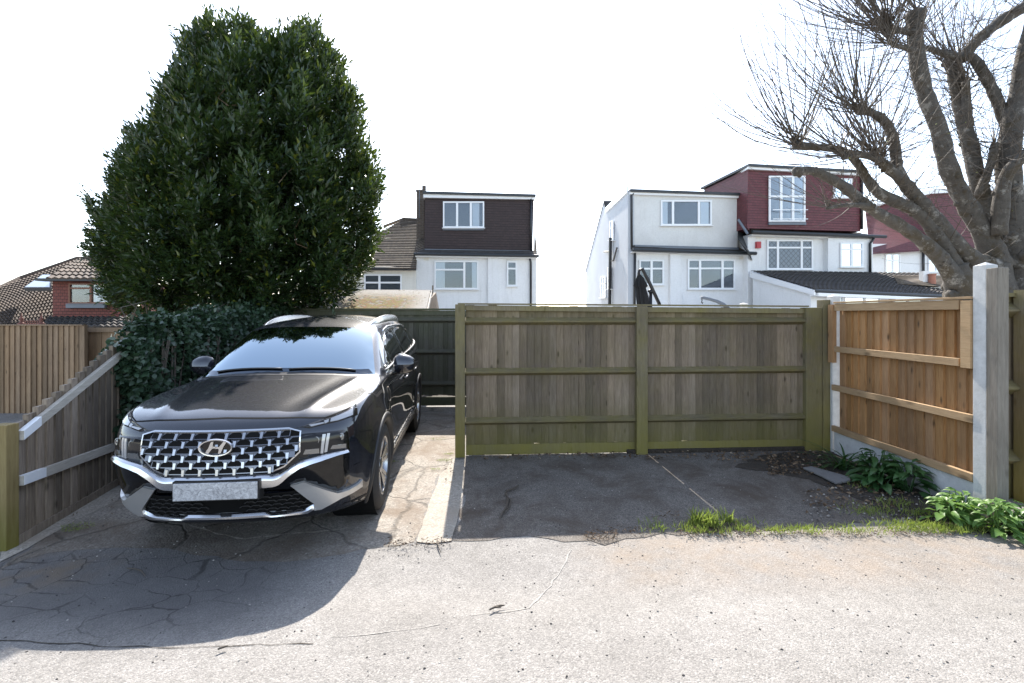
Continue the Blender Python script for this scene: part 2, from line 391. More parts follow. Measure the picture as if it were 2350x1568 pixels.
def proj_side(s, z, sg=1):
    h, n, i, d = BVH_ALL.ray_cast(Vector((sg * 3, s, z)), Vector((-sg, 0, 0)))
    if h is None: h, n, i, d = BVH_ALL.find_nearest(Vector((sg * .9, s, z)))
    return h, (n if n.x * sg > 0 else -n)
def proj_top(t, s):
    h, n, i, d = BVH_ALL.ray_cast(Vector((t, s, 4)), Vector((0, 0, -1)))
    if h is None: h, n, i, d = BVH_ALL.find_nearest(Vector((t, s, 1.2)))
    return h, (n if n.z > 0 else -n)
def inpoly(x, y, P):
    c = False; n = len(P)
    for i in range(n):
        x1, y1 = P[i]; x2, y2 = P[(i + 1) % n]
        if (y1 > y) != (y2 > y) and x < (x2 - x1) * (y - y1) / (y2 - y1) + x1: c = not c
    return c
def patch(mb, poly, proj, off, res=0.03, skirt=0.012, flip=False, mi=0):
    """a shell that follows the body inside an outline, standing off by `off`, with a rim going in by `skirt`"""
    P = [tuple(p) for p in poly]; B = []
    for i in range(len(P)):
        a, b = P[i], P[(i + 1) % len(P)]; L = math.hypot(b[0] - a[0], b[1] - a[1]); k = max(1, int(L / res))
        B += [(a[0] + (b[0] - a[0]) * j / k, a[1] + (b[1] - a[1]) * j / k) for j in range(k)]
    xs = [p[0] for p in P]; ys = [p[1] for p in P]; pts = [Vector(p) for p in B]
    x = min(xs) + res / 2
    while x < max(xs):
        y = min(ys) + res / 2
        while y < max(ys):
            if inpoly(x, y, P) and min((x - b[0]) ** 2 + (y - b[1]) ** 2 for b in B) > (res * .45) ** 2: pts.append(Vector((x, y)))
            y += res
        x += res
    nb = len(B)
    vo, eo, fo, *_ = delaunay_2d_cdt(pts, [(i, (i + 1) % nb) for i in range(nb)], [], 0, 1e-6)
    fs = []
    for f in fo:
        c = [sum(vo[i][k] for i in f) / len(f) for k in (0, 1)]
        if inpoly(c[0], c[1], P): fs.append(tuple(f))
    top = []; low = []
    for v in vo:
        h, n = proj(v[0], v[1]); of = off(v[0], v[1]) if callable(off) else off; top.append(h + n * of); low.append(h + n * (of - skirt))
    base = len(mb.v); mb.v += [tuple(p) for p in top]; nv = len(vo)
    for f in fs:
        a, b, c = [top[i] for i in f[:3]]; nn = (b - a).cross(c - a); h, n = proj(vo[f[0]][0], vo[f[0]][1])
        g = f if nn.dot(n) > 0 else f[::-1]
        mb.f.append(tuple(i + base for i in g)); mb.m.append(mi)
    if skirt:
        b2 = len(mb.v); mb.v += [tuple(p) for p in low]
        # boundary edges of the kept faces
        cnt = {}
        for f in fs:
            for i in range(len(f)):
                e = (f[i], f[(i + 1) % len(f)]); k = tuple(sorted(e)); cnt[k] = cnt.get(k, 0) + 1
        for (a, b), c in cnt.items():
            if c == 1: mb.f.append((a + base, b + base, b + b2, a + b2)); mb.m.append(mi)
def ribbon(path, wd):                                        # outline of a strip of width wd round a path
    L = []; Rr = []
    for i, p in enumerate(path):
        a = path[max(0, i - 1)]; b = path[min(len(path) - 1, i + 1)]
        dx, dy = b[0] - a[0], b[1] - a[1]; l = math.hypot(dx, dy) or 1
        nx, ny = -dy / l * wd / 2, dx / l * wd / 2
        L.append((p[0] + nx, p[1] + ny)); Rr.append((p[0] - nx, p[1] - ny))
    return L + Rr[::-1]
def c3(x, y):                                                # zoom of the right half of the front -> (t, z)
    h = p_px(573.7 + x * .19022, 917.9 + y * .19022)
    if h is None: h = Vector((0.93, .3, .6)); print('miss', x, y)
    return (h.x, h.z)
def both(mb, poly, off, res=.03, skirt=.012, mi=0):
    patch(mb, poly, proj_front, off, res, skirt, mi=mi); patch(mb, [(-t, z) for t, z in poly[::-1]], proj_front, off, res, skirt, mi=mi)
def sym(pts):                                                # closed outline symmetric about t = 0 from its right half
    return [(t, z) for t, z in pts] + [(-t, z) for t, z in pts[::-1]]

# --- radiator grille
GT = [(0, .903), (.42, .903), (.495, .882), (.497, .755), (.405, .668), (.33, .637), (0, .632)]
mb = MB(); patch(mb, sym(GT), proj_front, .004, .04, .0)
grille = cpart(mb, 'grille', CM['dark'])
cw, rh, zg0 = 0.106, 0.0437, GT[0][1]
GS = sym(GT)
def gext(z):                                                 # half width of the grille at height z
    t = 0.0
    while t < .5 and inpoly(t + .002, z, GS): t += .004
    return t
def gp(t, z, k, add=0.0): h, n = proj_front(t, z); return h + n * (.006 + .018 * k + add)
bl, ce, su = MB(), MB(), MB()
for r in range(7):
    z1 = zg0 - .002 - r * rh; z0 = max(z1 - rh, GT[-1][1] + .002); kk = (z1 - z0) / rh
    if z1 - z0 < .01: break
    e = min(gext(z1 - .002), gext(z0 + .002), gext((z0 + z1) / 2)); n_ = max(2, int(2 * e / .025)); top = []; bot = []; low = []
    for i in range(n_ + 1):
        t = -e + 2 * e * i / n_; top.append(gp(t, z1, 0)); q = gp(t, z0, kk); bot.append(q); low.append(q + Vector((0, .016, 0)))
    bl.grid([low, bot, top])
    for k in range(-6, 7):
        tc_ = (k + (0.5 if r % 2 else 0)) * cw
        zt2, zb2 = z1 - .008, z0 + .006
        pts = [(-.39 * cw, zb2), (.39 * cw, zb2), (.39 * cw, zb2 + .45 * (zt2 - zb2)), (.24 * cw, zt2), (-.24 * cw, zt2), (-.39 * cw, zb2 + .45 * (zt2 - zb2))]
        pts = [(max(-e + .006, min(e - .006, tc_ + a)), z) for a, z in pts]
        if pts[1][0] - pts[0][0] > .03: ce.add([gp(t, z, (z1 - z) / rh, .0025) for t, z in pts], [(0, 1, 2, 3, 4, 5)])
        ts = tc_ + .5 * cw
        if abs(ts) < e - .010:
            zs1, zs0 = z1 - .012, z0 - .004; w1, w0 = .009, .0075
            q = [gp(ts - w0, zs0, kk, .010), gp(ts + w0, zs0, kk, .010), gp(ts + w1, zs1, .3, .012), gp(ts - w1, zs1, .3, .012)]
            bk = [p + Vector((0, .02, 0)) for p in q]; su.hexa([q[0], q[1], bk[1], bk[0], q[3], q[2], bk[2], bk[3]])
bl.add(ce.v, ce.f, 1); bl.add(su.v, su.f, 2); cpart(bl, 'grille_mesh', [CM['dchrome'], CM['dark'], CM['stud']], grille)
mb = MB(); patch(mb, ribbon([(t, z) for t, z in (GT[0:6])] , .009), proj_front, .02, .03, .02); patch(mb, [(-t, z) for t, z in ribbon(GT[0:6], .009)][::-1], proj_front, .02, .03, .02)
cpart(mb, 'grille_frame', CM['chrome'], grille)
# --- badge: oval ring and slanted letter
mb = MB(); zb_ = .815; hb, nb_ = proj_front(0, zb_); y0 = hb.y - .040; a_, b_ = .104, .055
N = 40
ring = []
for k in range(N):
    an = 2 * math.pi * k / N; ct, st = math.cos(an), math.sin(an)
    ring.append([Vector((ct * (a_ + d), y0 + e, zb_ + st * (b_ + d))) for d, e in ((-.011, .03), (-.011, .002), (-.007, -.005), (0, -.006), (.003, .002), (.003, .03))])
ring.append(ring[0]); mb.grid(ring)
def hb_(x, z, dy=0): return Vector((x * 1.18, y0 + .002 + dy, zb_ + z * 1.17))
Hs = [[(-.056, -.030), (-.040, -.033), (-.018, -.004), (.003, -.003), (.004, .006), (-.014, .006), (-.016, .012), (-.012, .034), (-.026, .031), (-.038, .000)],
      [(.056, .030), (.040, .033), (.018, .004), (-.003, .003), (-.004, -.006), (.014, -.006), (.016, -.012), (.012, -.034), (.026, -.031), (.038, .000)]]
for H in Hs: mb.prism([hb_(x, z) for x, z in H], (0, .012, 0))
cpart(mb, 'badge', CM['chrome'], grille, smooth=False, fix=True)
mb = MB(); mb.lathe([(0.001, 0), (1, 0)], (0, 0, 0), 'Y', 40); mb.v = [(x * .098, y0 + .014, zb_ + z * .049) for x, y, z in mb.v]
cpart(mb, 'badge_back', CM['gloss'], grille)

# --- lamps
HL = [c3(*p) for p in ((600, 455), (720, 425), (1110, 375), (1150, 392), (1168, 440), (1172, 592), (1000, 618), (850, 652), (720, 690), (592, 722))]
for sgn, lab in ((1, 'headlight'), (-1, 'headlight')):
    m_ = lambda P: [(sgn * t, z) for t, z in P]
    mb = MB(); patch(mb, m_(HL), proj_front, .006, .03, .015); hl = cpart(mb, 'headlight', CM['lens'], smooth=True)
    for nm, Q, mt, off in (('light_bar', [(872, 415), (912, 412), (880, 640), (848, 642)], 'lbar', .012), ('light_bar', [(927, 405), (962, 402), (927, 622), (893, 630)], 'lbar', .012),
                       ('lower_lamp', [(668, 598), (832, 582), (834, 640), (640, 655)], 'bulb', .010), ('lower_lamp', [(992, 545), (1150, 525), (1152, 575), (965, 590)], 'bulb', .010)):
        mb = MB(); patch(mb, m_([c3(*q) for q in Q]), proj_front, off, .02, .008); cpart(mb, nm, CM[mt], hl)
    for cx_, cy_ in ((785, 490), (1082, 447)):
        t1, z1 = c3(cx_, cy_); t1 *= sgn; h, n = proj_front(t1, z1)
        mb = MB(); mb.lathe([(.034, .004), (.034, -.012), (.028, -.016), (.024, -.010), (.018, -.014), (.008, -.018), (.001, -.019)], (0, 0, 0), 'Y', 20)
        mb.v = [tuple(Vector(p) * .82 + h + n * .002 + Vector((-sgn * .012 * (abs(t1) > .75), .014, 0))) for p in mb.v]; cpart(mb, 'projector', CM['bulb'], hl, smooth=True)
    DRL = [c3(*p) for p in ((505, 352), (640, 318), (760, 275), (900, 226), (1020, 185), (1160, 120), (1275, 55), (1292, 110), (1296, 185), (1180, 222), (1060, 262), (900, 295), (720, 343), (620, 330))]
    mb = MB(); patch(mb, m_(DRL), proj_front, .004, .025, .012); dl = cpart(mb, 'daytime_lamp', CM['lens'], smooth=True)
    mb = MB()
    for Q in ([(710, 305), (880, 275), (900, 285), (740, 325)], [(890, 258), (950, 238), (945, 270), (905, 290)], [(975, 228), (1180, 140), (1240, 95), (1235, 185), (1060, 250), (965, 268)]):
        patch(mb, m_([c3(*q) for q in Q]), proj_front, .008, .02, .006)
    cpart(mb, 'light_guide', CM['lbar'], dl)
    # --- silver skid wing
    SK = [c3(*p) for p in ((492, 1022), (650, 978), (850, 1048), (1050, 1102), (1180, 1068), (1300, 1000), (1342, 955), (1338, 1035), (1215, 1105), (1080, 1160), (960, 1225), (860, 1275), (775, 1290), (768, 1215))]
    mb = MB(); patch(mb, m_(SK), proj_front, lambda t, z: (.016 + .12 * max(0, .50 - z)) * (1 - .6 * min(1, max(0, (abs(t) - .7) / .2))), .02, .03); cpart(mb, 'skid_wing', CM['silver'], smooth=False)
    VN = [c3(*p) for p in ((1165, 690), (1172, 900), (1125, 800), (1130, 720))]
    mb = MB(); patch(mb, m_(VN), proj_front, .003, .03, 0); cpart(mb, 'air_curtain', CM['dark'])
# glossy black surround: brow above the lamps, cheek panel below the chrome strip
def chrome_pts(P): return [c3(*p) for p in P]
BW = [c3(*p) for p in ((430, 388), (600, 412), (720, 400), (1130, 358), (1182, 385), (1195, 520), (1200, 700), (1200, 950), (1110, 1085), (1050, 1095), (850, 1040), (650, 970), (500, 1012), (560, 1090), (60, 1110), (0, 1110))]
b0 = BW[-1][0]; BW[0] = (BW[0][0], .897)
BWs = [(0, .897)] + BW[:-1] + [(0, BW[-1][1])]
mb = MB(); patch(mb, sym(BWs), proj_front, .002, .035, .01)
cpart(mb, 'bumper_panel', CM['gloss'], smooth=True)
# chrome strip that runs below lamps and grille
zt, zbm = .618, .578
UP = [(0, zt), (.30, zt)] + [c3(*p) for p in ((300, 902), (360, 880), (440, 820), (590, 724), (720, 688), (900, 640), (1040, 610), (1163, 592))]
LO = [c3(*p) for p in ((1170, 622), (1040, 655), (900, 698), (740, 748), (600, 800), (480, 880), (370, 975), (310, 1000), (200, 1012))] + [(0, zbm)]
kz = c3(0, 905)[1]; kz2 = c3(0, 1010)[1]
UP[0] = (0, kz); UP[1] = (c3(190, 912)[0], kz); LO[-1] = (0, kz2)
def zedge(P, t):
    t = abs(t); Q = sorted(P)
    return float(np.interp(t, [q[0] for q in Q], [q[1] for q in Q]))
def off_strip(t, z):
    a, b = zedge(UP, t), zedge(LO, t); k = min(1, max(0, (a - z) / max(.01, a - b)))
    return (.010 + .022 * min(1, k / .38) + .012 * max(0, (k - .38) / .62)) * (1 - .7 * min(1, max(0, (abs(t) - .62) / .28)))
def resample(P, n):
    L_ = [0]
    for a, b in zip(P[:-1], P[1:]): L_.append(L_[-1] + math.hypot(b[0] - a[0], b[1] - a[1]))
    return [(float(np.interp(L_[-1] * i / n, L_, [p[0] for p in P])), float(np.interp(L_[-1] * i / n, L_, [p[1] for p in P]))) for i in range(n + 1)]
def loft_strip(mb, up, lo, prof, n=44, taper=.28, tt=.62):  # prof: (0 top .. 1 bottom, stand-off)
    a, b = resample(up, n), resample(lo, n)
    for _ in range(2):
        a = [a[0]] + [((a[i - 1][0] + 2 * a[i][0] + a[i + 1][0]) / 4, (a[i - 1][1] + 2 * a[i][1] + a[i + 1][1]) / 4) for i in range(1, n)] + [a[-1]]
    full_ = [((-x[0], x[1]), (-y[0], y[1])) for x, y in zip(a, b)][::-1][:-1] + list(zip(a, b)); P = []
    for x, y in full_:
        r = []; f = 1 - .7 * min(1, max(0, (abs(x[0]) - tt) / taper))
        for k, o_ in prof:
            h, nn = proj_front(x[0] + (y[0] - x[0]) * k, x[1] + (y[1] - x[1]) * k); r.append(h + nn * (o_ * f if o_ > 0 else o_))
        P.append(r)
    mb.grid(P)
mb = MB(); loft_strip(mb, UP, LO[::-1], [(0, -.01), (0, .008), (.18, .024), (.36, .034), (.42, .035), (.7, .040), (1, .045), (1, -.01)])
cpart(mb, 'chrome_strip', CM['chrome'], smooth=True, autosm=30)
# number plate: its characters were blurred away in the photograph
zp1, zp0 = c3(-100, 940)[1] - .006, c3(-100, 1170)[1]
mb = MB(); yp = proj_front(0, .60)[0].y - .055
mb.box(-.26, .26, yp, yp + .012, .478, .590)
cpart(mb, 'number_plate', CM['plate'], bevel=.004)
mb = MB(); mb.box(-.268, .268, yp + .0125, yp + .09, .470, .598); cpart(mb, 'plate_holder', CM['plastic'])
# lower intake and lip
LI = [(0, .475)] + [c3(*p) for p in ((480, 1062), (560, 1075), (770, 1222), (700, 1290), (560, 1312))] + [(0, c3(0, 1340)[1])]
LI[1] = (LI[1][0], .475)
mb = MB(); patch(mb, sym(LI), proj_front, .006, .035, .0); li = cpart(mb, 'lower_intake', CM['dark'])
mb = MB()
for r in range(5):
    z = .455 - r * .031
    for k in range(-9, 10):
        t = (k + .5 * (r % 2)) * .066
        for dt in ((-.033, -.018), (-.018, .018), (.018, .033)):
            zz = (z - .012, z) if dt[0] < -.02 else ((z, z) if dt[0] < 0 else (z, z - .012))
            a, b = (t + dt[0], zz[0]), (t + dt[1], zz[1])
            if inpoly(*a, sym(LI)) and inpoly(*b, sym(LI)) and abs(t) > .10:
                (h1, n1), (h2, n2) = proj_front(*a), proj_front(*b)
                mb.bar(h1 + n1 * .012, h2 + n2 * .012, .012, .005)
cpart(mb, 'intake_mesh', CM['plastic'], li)
LP1 = [(0, c3(0, 1352)[1])] + [c3(*p) for p in ((225, 1335), (255, 1355), (400, 1340), (560, 1318), (650, 1308), (720, 1270), (768, 1232), (800, 1262), (700, 1322), (570, 1338), (260, 1368), (240, 1362))] + [(0, c3(0, 1378)[1])]
ZL = max(p[1] for p in LP1[:2]); 
kk_ = max(range(len(LP1)), key=lambda i: LP1[i][0]); mb = MB(); loft_strip(mb, LP1[:kk_ + 1], LP1[kk_:][::-1], [(0, -.01), (0, .014), (.45, .030), (1, .036), (1, -.01)], tt=.8)
cpart(mb, 'front_lip', CM['chrome'], smooth=True, autosm=30)


# --- glass
def uv_patch(mb, u0, u1, v0, v1, off, us=None):
    pass
WS = [(0, 1.115), (.30, 1.12), (.58, 1.145), (.69, 1.175), (.765, 1.24), (.612, 1.84), (.575, 1.865), (.35, 1.85), (0, 1.835)]
mb = MB(); patch(mb, [(t, s) for t, s in WS] + [(-t, s) for t, s in WS[::-1]], proj_top, .002, .05, .0)
wsc = cpart(mb, 'windscreen', CM['glass'], smooth=True)
t = NT('glass_border'); t.set((.05, .065, .085), .05, None, Metallic=1.0); CM['frit'] = t.m
mb = MB(); fr1 = [(0, 1.117), (.30, 1.122), (.57, 1.148), (.68, 1.178), (.745, 1.24)]; fr2 = [(.70, 1.275), (.64, 1.235), (.55, 1.20), (.30, 1.172), (0, 1.168)]; patch(mb, sym(fr1 + fr2), proj_top, .0032, .03, 0); cpart(mb, 'border', CM['frit'], wsc, smooth=True)
DLO = [(1.55, 1.165), (1.72, 1.265), (1.95, 1.39), (2.18, 1.475), (2.5, 1.515), (3.0, 1.525), (3.5, 1.515), (3.85, 1.48), (4.08, 1.38), (4.18, 1.30), (4.02, 1.275), (3.6, 1.245), (3.1, 1.22), (2.5, 1.20), (2.0, 1.18)]
def clip(P, s0, s1):
    for lo, lim in ((True, s0), (False, s1)):
        out = []
        for i in range(len(P)):
            a, b = P[i], P[(i + 1) % len(P)]
            ia = a[0] >= lim if lo else a[0] <= lim; ib = b[0] >= lim if lo else b[0] <= lim
            if ia: out.append(a)
            if ia != ib:
                k = (lim - a[0]) / (b[0] - a[0]); out.append((lim, a[1] + (b[1] - a[1]) * k))
        P = out
    return P
for sg in (1, -1):
    pj = lambda s, z, sg=sg: proj_side(s, z, sg)
    for s0_, s1_ in ((1.55, 1.86), (1.88, 2.62), (2.70, 3.46), (3.54, 4.2)):
        mb = MB(); patch(mb, clip(DLO, s0_, s1_), pj, .004, .05, .006); cpart(mb, 'side_window', CM['sglass'], smooth=True)
    for p0_, p1_ in ((2.61, 2.71), (3.45, 3.55), (1.855, 1.885)):
        mb = MB(); patch(mb, clip(DLO, p0_, p1_), pj, .0035, .04, .004); cpart(mb, 'pillar_trim', CM['gloss'], smooth=True)
    mb = MB(); patch(mb, ribbon([(1.50, 1.13), (2.0, 1.163), (2.5, 1.183), (3.1, 1.203), (3.6, 1.228), (4.04, 1.26), (4.24, 1.29), (4.13, 1.385), (3.9, 1.493), (3.5, 1.535), (3.0, 1.545), (2.5, 1.535), (2.16, 1.495)], .018), pj, .010, .04, .012)
    cpart(mb, 'window_trim', CM['chrome'], smooth=True)
    # door gaps
    mb = MB()
    for pth in ([(1.50, 1.10), (1.47, .95), (1.46, .6), (1.50, .36)], [(2.66, 1.17), (2.66, .9), (2.65, .38)], [(3.50, 1.2), (3.44, .95), (3.30, .75), (3.22, .5), (3.18, .38)], [(1.50, .36), (3.18, .38)]):
        patch(mb, ribbon(pth, .009), pj, .0015, .05, 0)
    cpart(mb, 'door_gap', CM['dark'])
    for s_h in (2.42, 3.24):
        mb = MB(); patch(mb, [(s_h - .10, .955), (s_h + .10, .965), (s_h + .10, .915), (s_h - .10, .905)], pj, .001, .03, 0); hd0 = cpart(mb, 'door_handle', CM['gloss'])
        a, n = pj(s_h - .10, .942); b, n2 = pj(s_h + .10, .952)
        mb = MB(); mb.tube([a + n * .01, a + n * .035 + Vector((0, .025, 0)), b + n2 * .035 - Vector((0, .025, 0)), b + n2 * .01], .013, 8); cpart(mb, 'handle_bar', CM['paint'], hd0, smooth=True)
    # lower cladding, sill and arches
    mb = MB(); patch(mb, [(1.42, .25), (3.24, .25), (3.24, .345), (1.42, .335)], pj, .012, .06, .02)
    patch(mb, [(.03 + .25, .22), (.55, .22), (.53, .30), (.30, .30)], pj, .004, .05, .004)
    cpart(mb, 'sill_cladding', CM['plastic'], smooth=True)
    mb = MB(); patch(mb, [(1.52, .352), (3.16, .362), (3.22, .43), (2.9, .40), (1.49, .385)], pj, .02, .05, .024); cpart(mb, 'door_moulding', CM['chrome'], smooth=True)
    for sc_ in (.95, 3.71):
        P = []
        for k in range(37):
            an = math.pi * (-0.12 + 1.24 * k / 36)
            row_ = []
            for rr, oo in ((.382, -.05), (.384, .014), (.425, .018), (.452, .012), (.455, -.004)):
                s1, z1 = sc_ + rr * math.cos(an), .37 + rr * math.sin(an)
                h, n = pj(s1, max(z1, .24)); row_.append(Vector((h.x + sg * oo, s1, z1)))
            P.append(row_)
        mb = MB(); mb.grid(P); cpart(mb, 'wheel_arch', CM['plastic'], smooth=True)
        mb = MB(); mb.lathe([(.40, -.32 * sg), (.40, .02 * sg)], (sg * .86, sc_, .37), 'X', 32); mb.lathe([(.40, -.32 * sg), (.01, -.32 * sg)], (sg * .86, sc_, .37), 'X', 32); cpart(mb, 'wheel_well', CM['dark'])
    # mirror
    mb = MB()
    prof = [(.02, .0), (.75, .02), (1.0, .06), (1.0, .12), (.9, .17), (.6, .21), (.02, .225)]
    cxm = Vector((sg * .865, 1.66, 1.165)); P = []
    for k in range(17):
        an = 2 * math.pi * k / 16; P.append([cxm + Vector((sg * y_, -.085 * r_ * math.cos(an) * (1 if math.cos(an) > 0 else .45), .112 * r_ * math.sin(an) * (1 - .25 * y_ / .26) + .01)) for r_, y_ in prof])
    mb.grid(P); mr = cpart(mb, 'door_mirror', CM['paint'], smooth=True)
    mb = MB(); mb.bar(cxm + Vector((-sg * .05, .02, -.10)), cxm + Vector((sg * .10, .0, -.06)), .06, .035); cpart(mb, 'mirror_arm', CM['gloss'], mr, bevel=.006)
    # roof rail
    P = []
    for k in range(25):
        x = k / 24; s1 = 1.96 + x * 2.15; h, n = proj_top(sg * (.585 - .05 * (2 * x - 1) ** 4), s1)
        up = .080 * (1 - abs(2 * x - 1) ** 3.2) - .004
        P.append([h + Vector((-.016, 0, -.01)), h + Vector((-.014, 0, up - .004)), h + Vector((-.007, 0, up + .004)), h + Vector((.009, 0, up + .004)), h + Vector((.016, 0, up - .006)), h + Vector((.02, 0, -.01))])
    mb = MB(); mb.grid(P); cpart(mb, 'roof_rail', CM['chrome'], smooth=True)
# shut lines across the bonnet
mb = MB()
hl1 = [c3(*p) for p in ((-900, 222), (0, 212), (600, 214), (900, 218), (1040, 165), (1170, 110), (1278, 48))]
hz0 = [(0, hl1[1][1])] + hl1[2:]
hz_full = [(-t, z) for t, z in hz0[:0:-1]] + hz0
patch(mb, ribbon(hz_full, .007), proj_front, .0018, .04, 0)
for sg in (1, -1):
    patch(mb, ribbon([(sg * .80, .62), (sg * .86, .80), (sg * .865, 1.05), (sg * .80, 1.28)], .008), proj_top, .0018, .05, 0)
cpart(mb, 'bonnet_gap', CM['dark'])
mb = MB(); cwl = [(0, 1.07), (.30, 1.078), (.56, 1.105), (.70, 1.15)]; cw2 = [(.69, 1.172), (.58, 1.142), (.30, 1.117), (0, 1.112)]; patch(mb, sym(cwl + cw2), proj_top, .0015, .03, 0); cpart(mb, 'cowl', CM['plastic'])
# wipers, aerial fin
for (a, b) in (((.60, 1.165), (.03, 1.115)), ((-.03, 1.12), (-.60, 1.165))):
    mb = MB(); pts = []
    for k in range(9):
        x = k / 8; t = a[0] + (b[0] - a[0]) * x; s = a[1] + (b[1] - a[1]) * x; h, n = proj_top(t, s + .03); pts.append(h + n * .012)
    mb.tube(pts, .008, 6); cpart(mb, 'wiper', CM['plastic'], smooth=True)
mb = MB(); h, n = proj_top(.02, 3.95)
mb.prism([h + Vector((-.012, -.09, -.01)), h + Vector((-.004, .05, .06)), h + Vector((-.012, .09, -.01))], (.016, 0, 0)); cpart(mb, 'aerial_fin', CM['paint'])
# underside and wheels
mb = MB(); mb.box(-.60, .60, .55, 4.4, .22, .40); mb.box(-.84, .84, 1.42, 3.25, .24, .40); mb.box(-.84, .84, 4.2, 4.5, .30, .4); cpart(mb, 'underbody', CM['dark'])
def wheel(sg, sc_):
    tyre = MB(); c = (sg * .665, sc_, .37)
    pr = [(.235, .0), (.30, -.008), (.352, .012), (.366, .03), (.370, .06), (.371, .115), (.370, .175), (.366, .205), (.352, .223), (.30, .243), (.245, .236), (.24, .222)]
    tyre.lathe([(r, sg * h) for r, h in pr], c, 'X', 48)
    wh = cpart(tyre, 'wheel', CM['tyre'], smooth=True, fix=True)
    rim = MB(); rim.lathe([(r, sg * h) for r, h in ((.24, .02), (.225, .03), (.225, .20), (.232, .225), (.246, .234), (.250, .226))], c, 'X', 48)
    for k in range(5):
        an0 = 2 * math.pi * k / 5 + .3
        for d in (-.20, .20):
            a1, a2 = an0 + d * .35, an0 + d * 1.35
            p0 = Vector(c) + Vector((sg * .19, .05 * math.cos(a1), .05 * math.sin(a1))); p1 = Vector(c) + Vector((sg * .215, .233 * math.cos(a2), .233 * math.sin(a2)))
            rim.bar(p0, p1, .020, .034, up=(0, -math.sin(a1), math.cos(a1)))
        p0 = Vector(c) + Vector((sg * .20, .13 * math.cos(an0), .13 * math.sin(an0))); p1 = Vector(c) + Vector((sg * .218, .233 * math.cos(an0), .233 * math.sin(an0)))
        rim.bar(p0, p1, .012, .05, up=(0, -math.sin(an0), math.cos(an0)))
    rim.lathe([(.066, sg * .16), (.064, sg * .208), (.045, sg * .216), (.001, sg * .218)], c, 'X', 24)
    rm = cpart(rim, 'rim', CM['rim'], wh, fix=True, autosm=35, smooth=True)
    disc = MB(); disc.lathe([(.23, sg * .10), (.001, sg * .10)], c, 'X', 32); cpart(disc, 'brake_disc', CM['dark'], wh)
for sg in (1, -1):
    for sc_ in (.95, 3.71): wheel(sg, sc_)
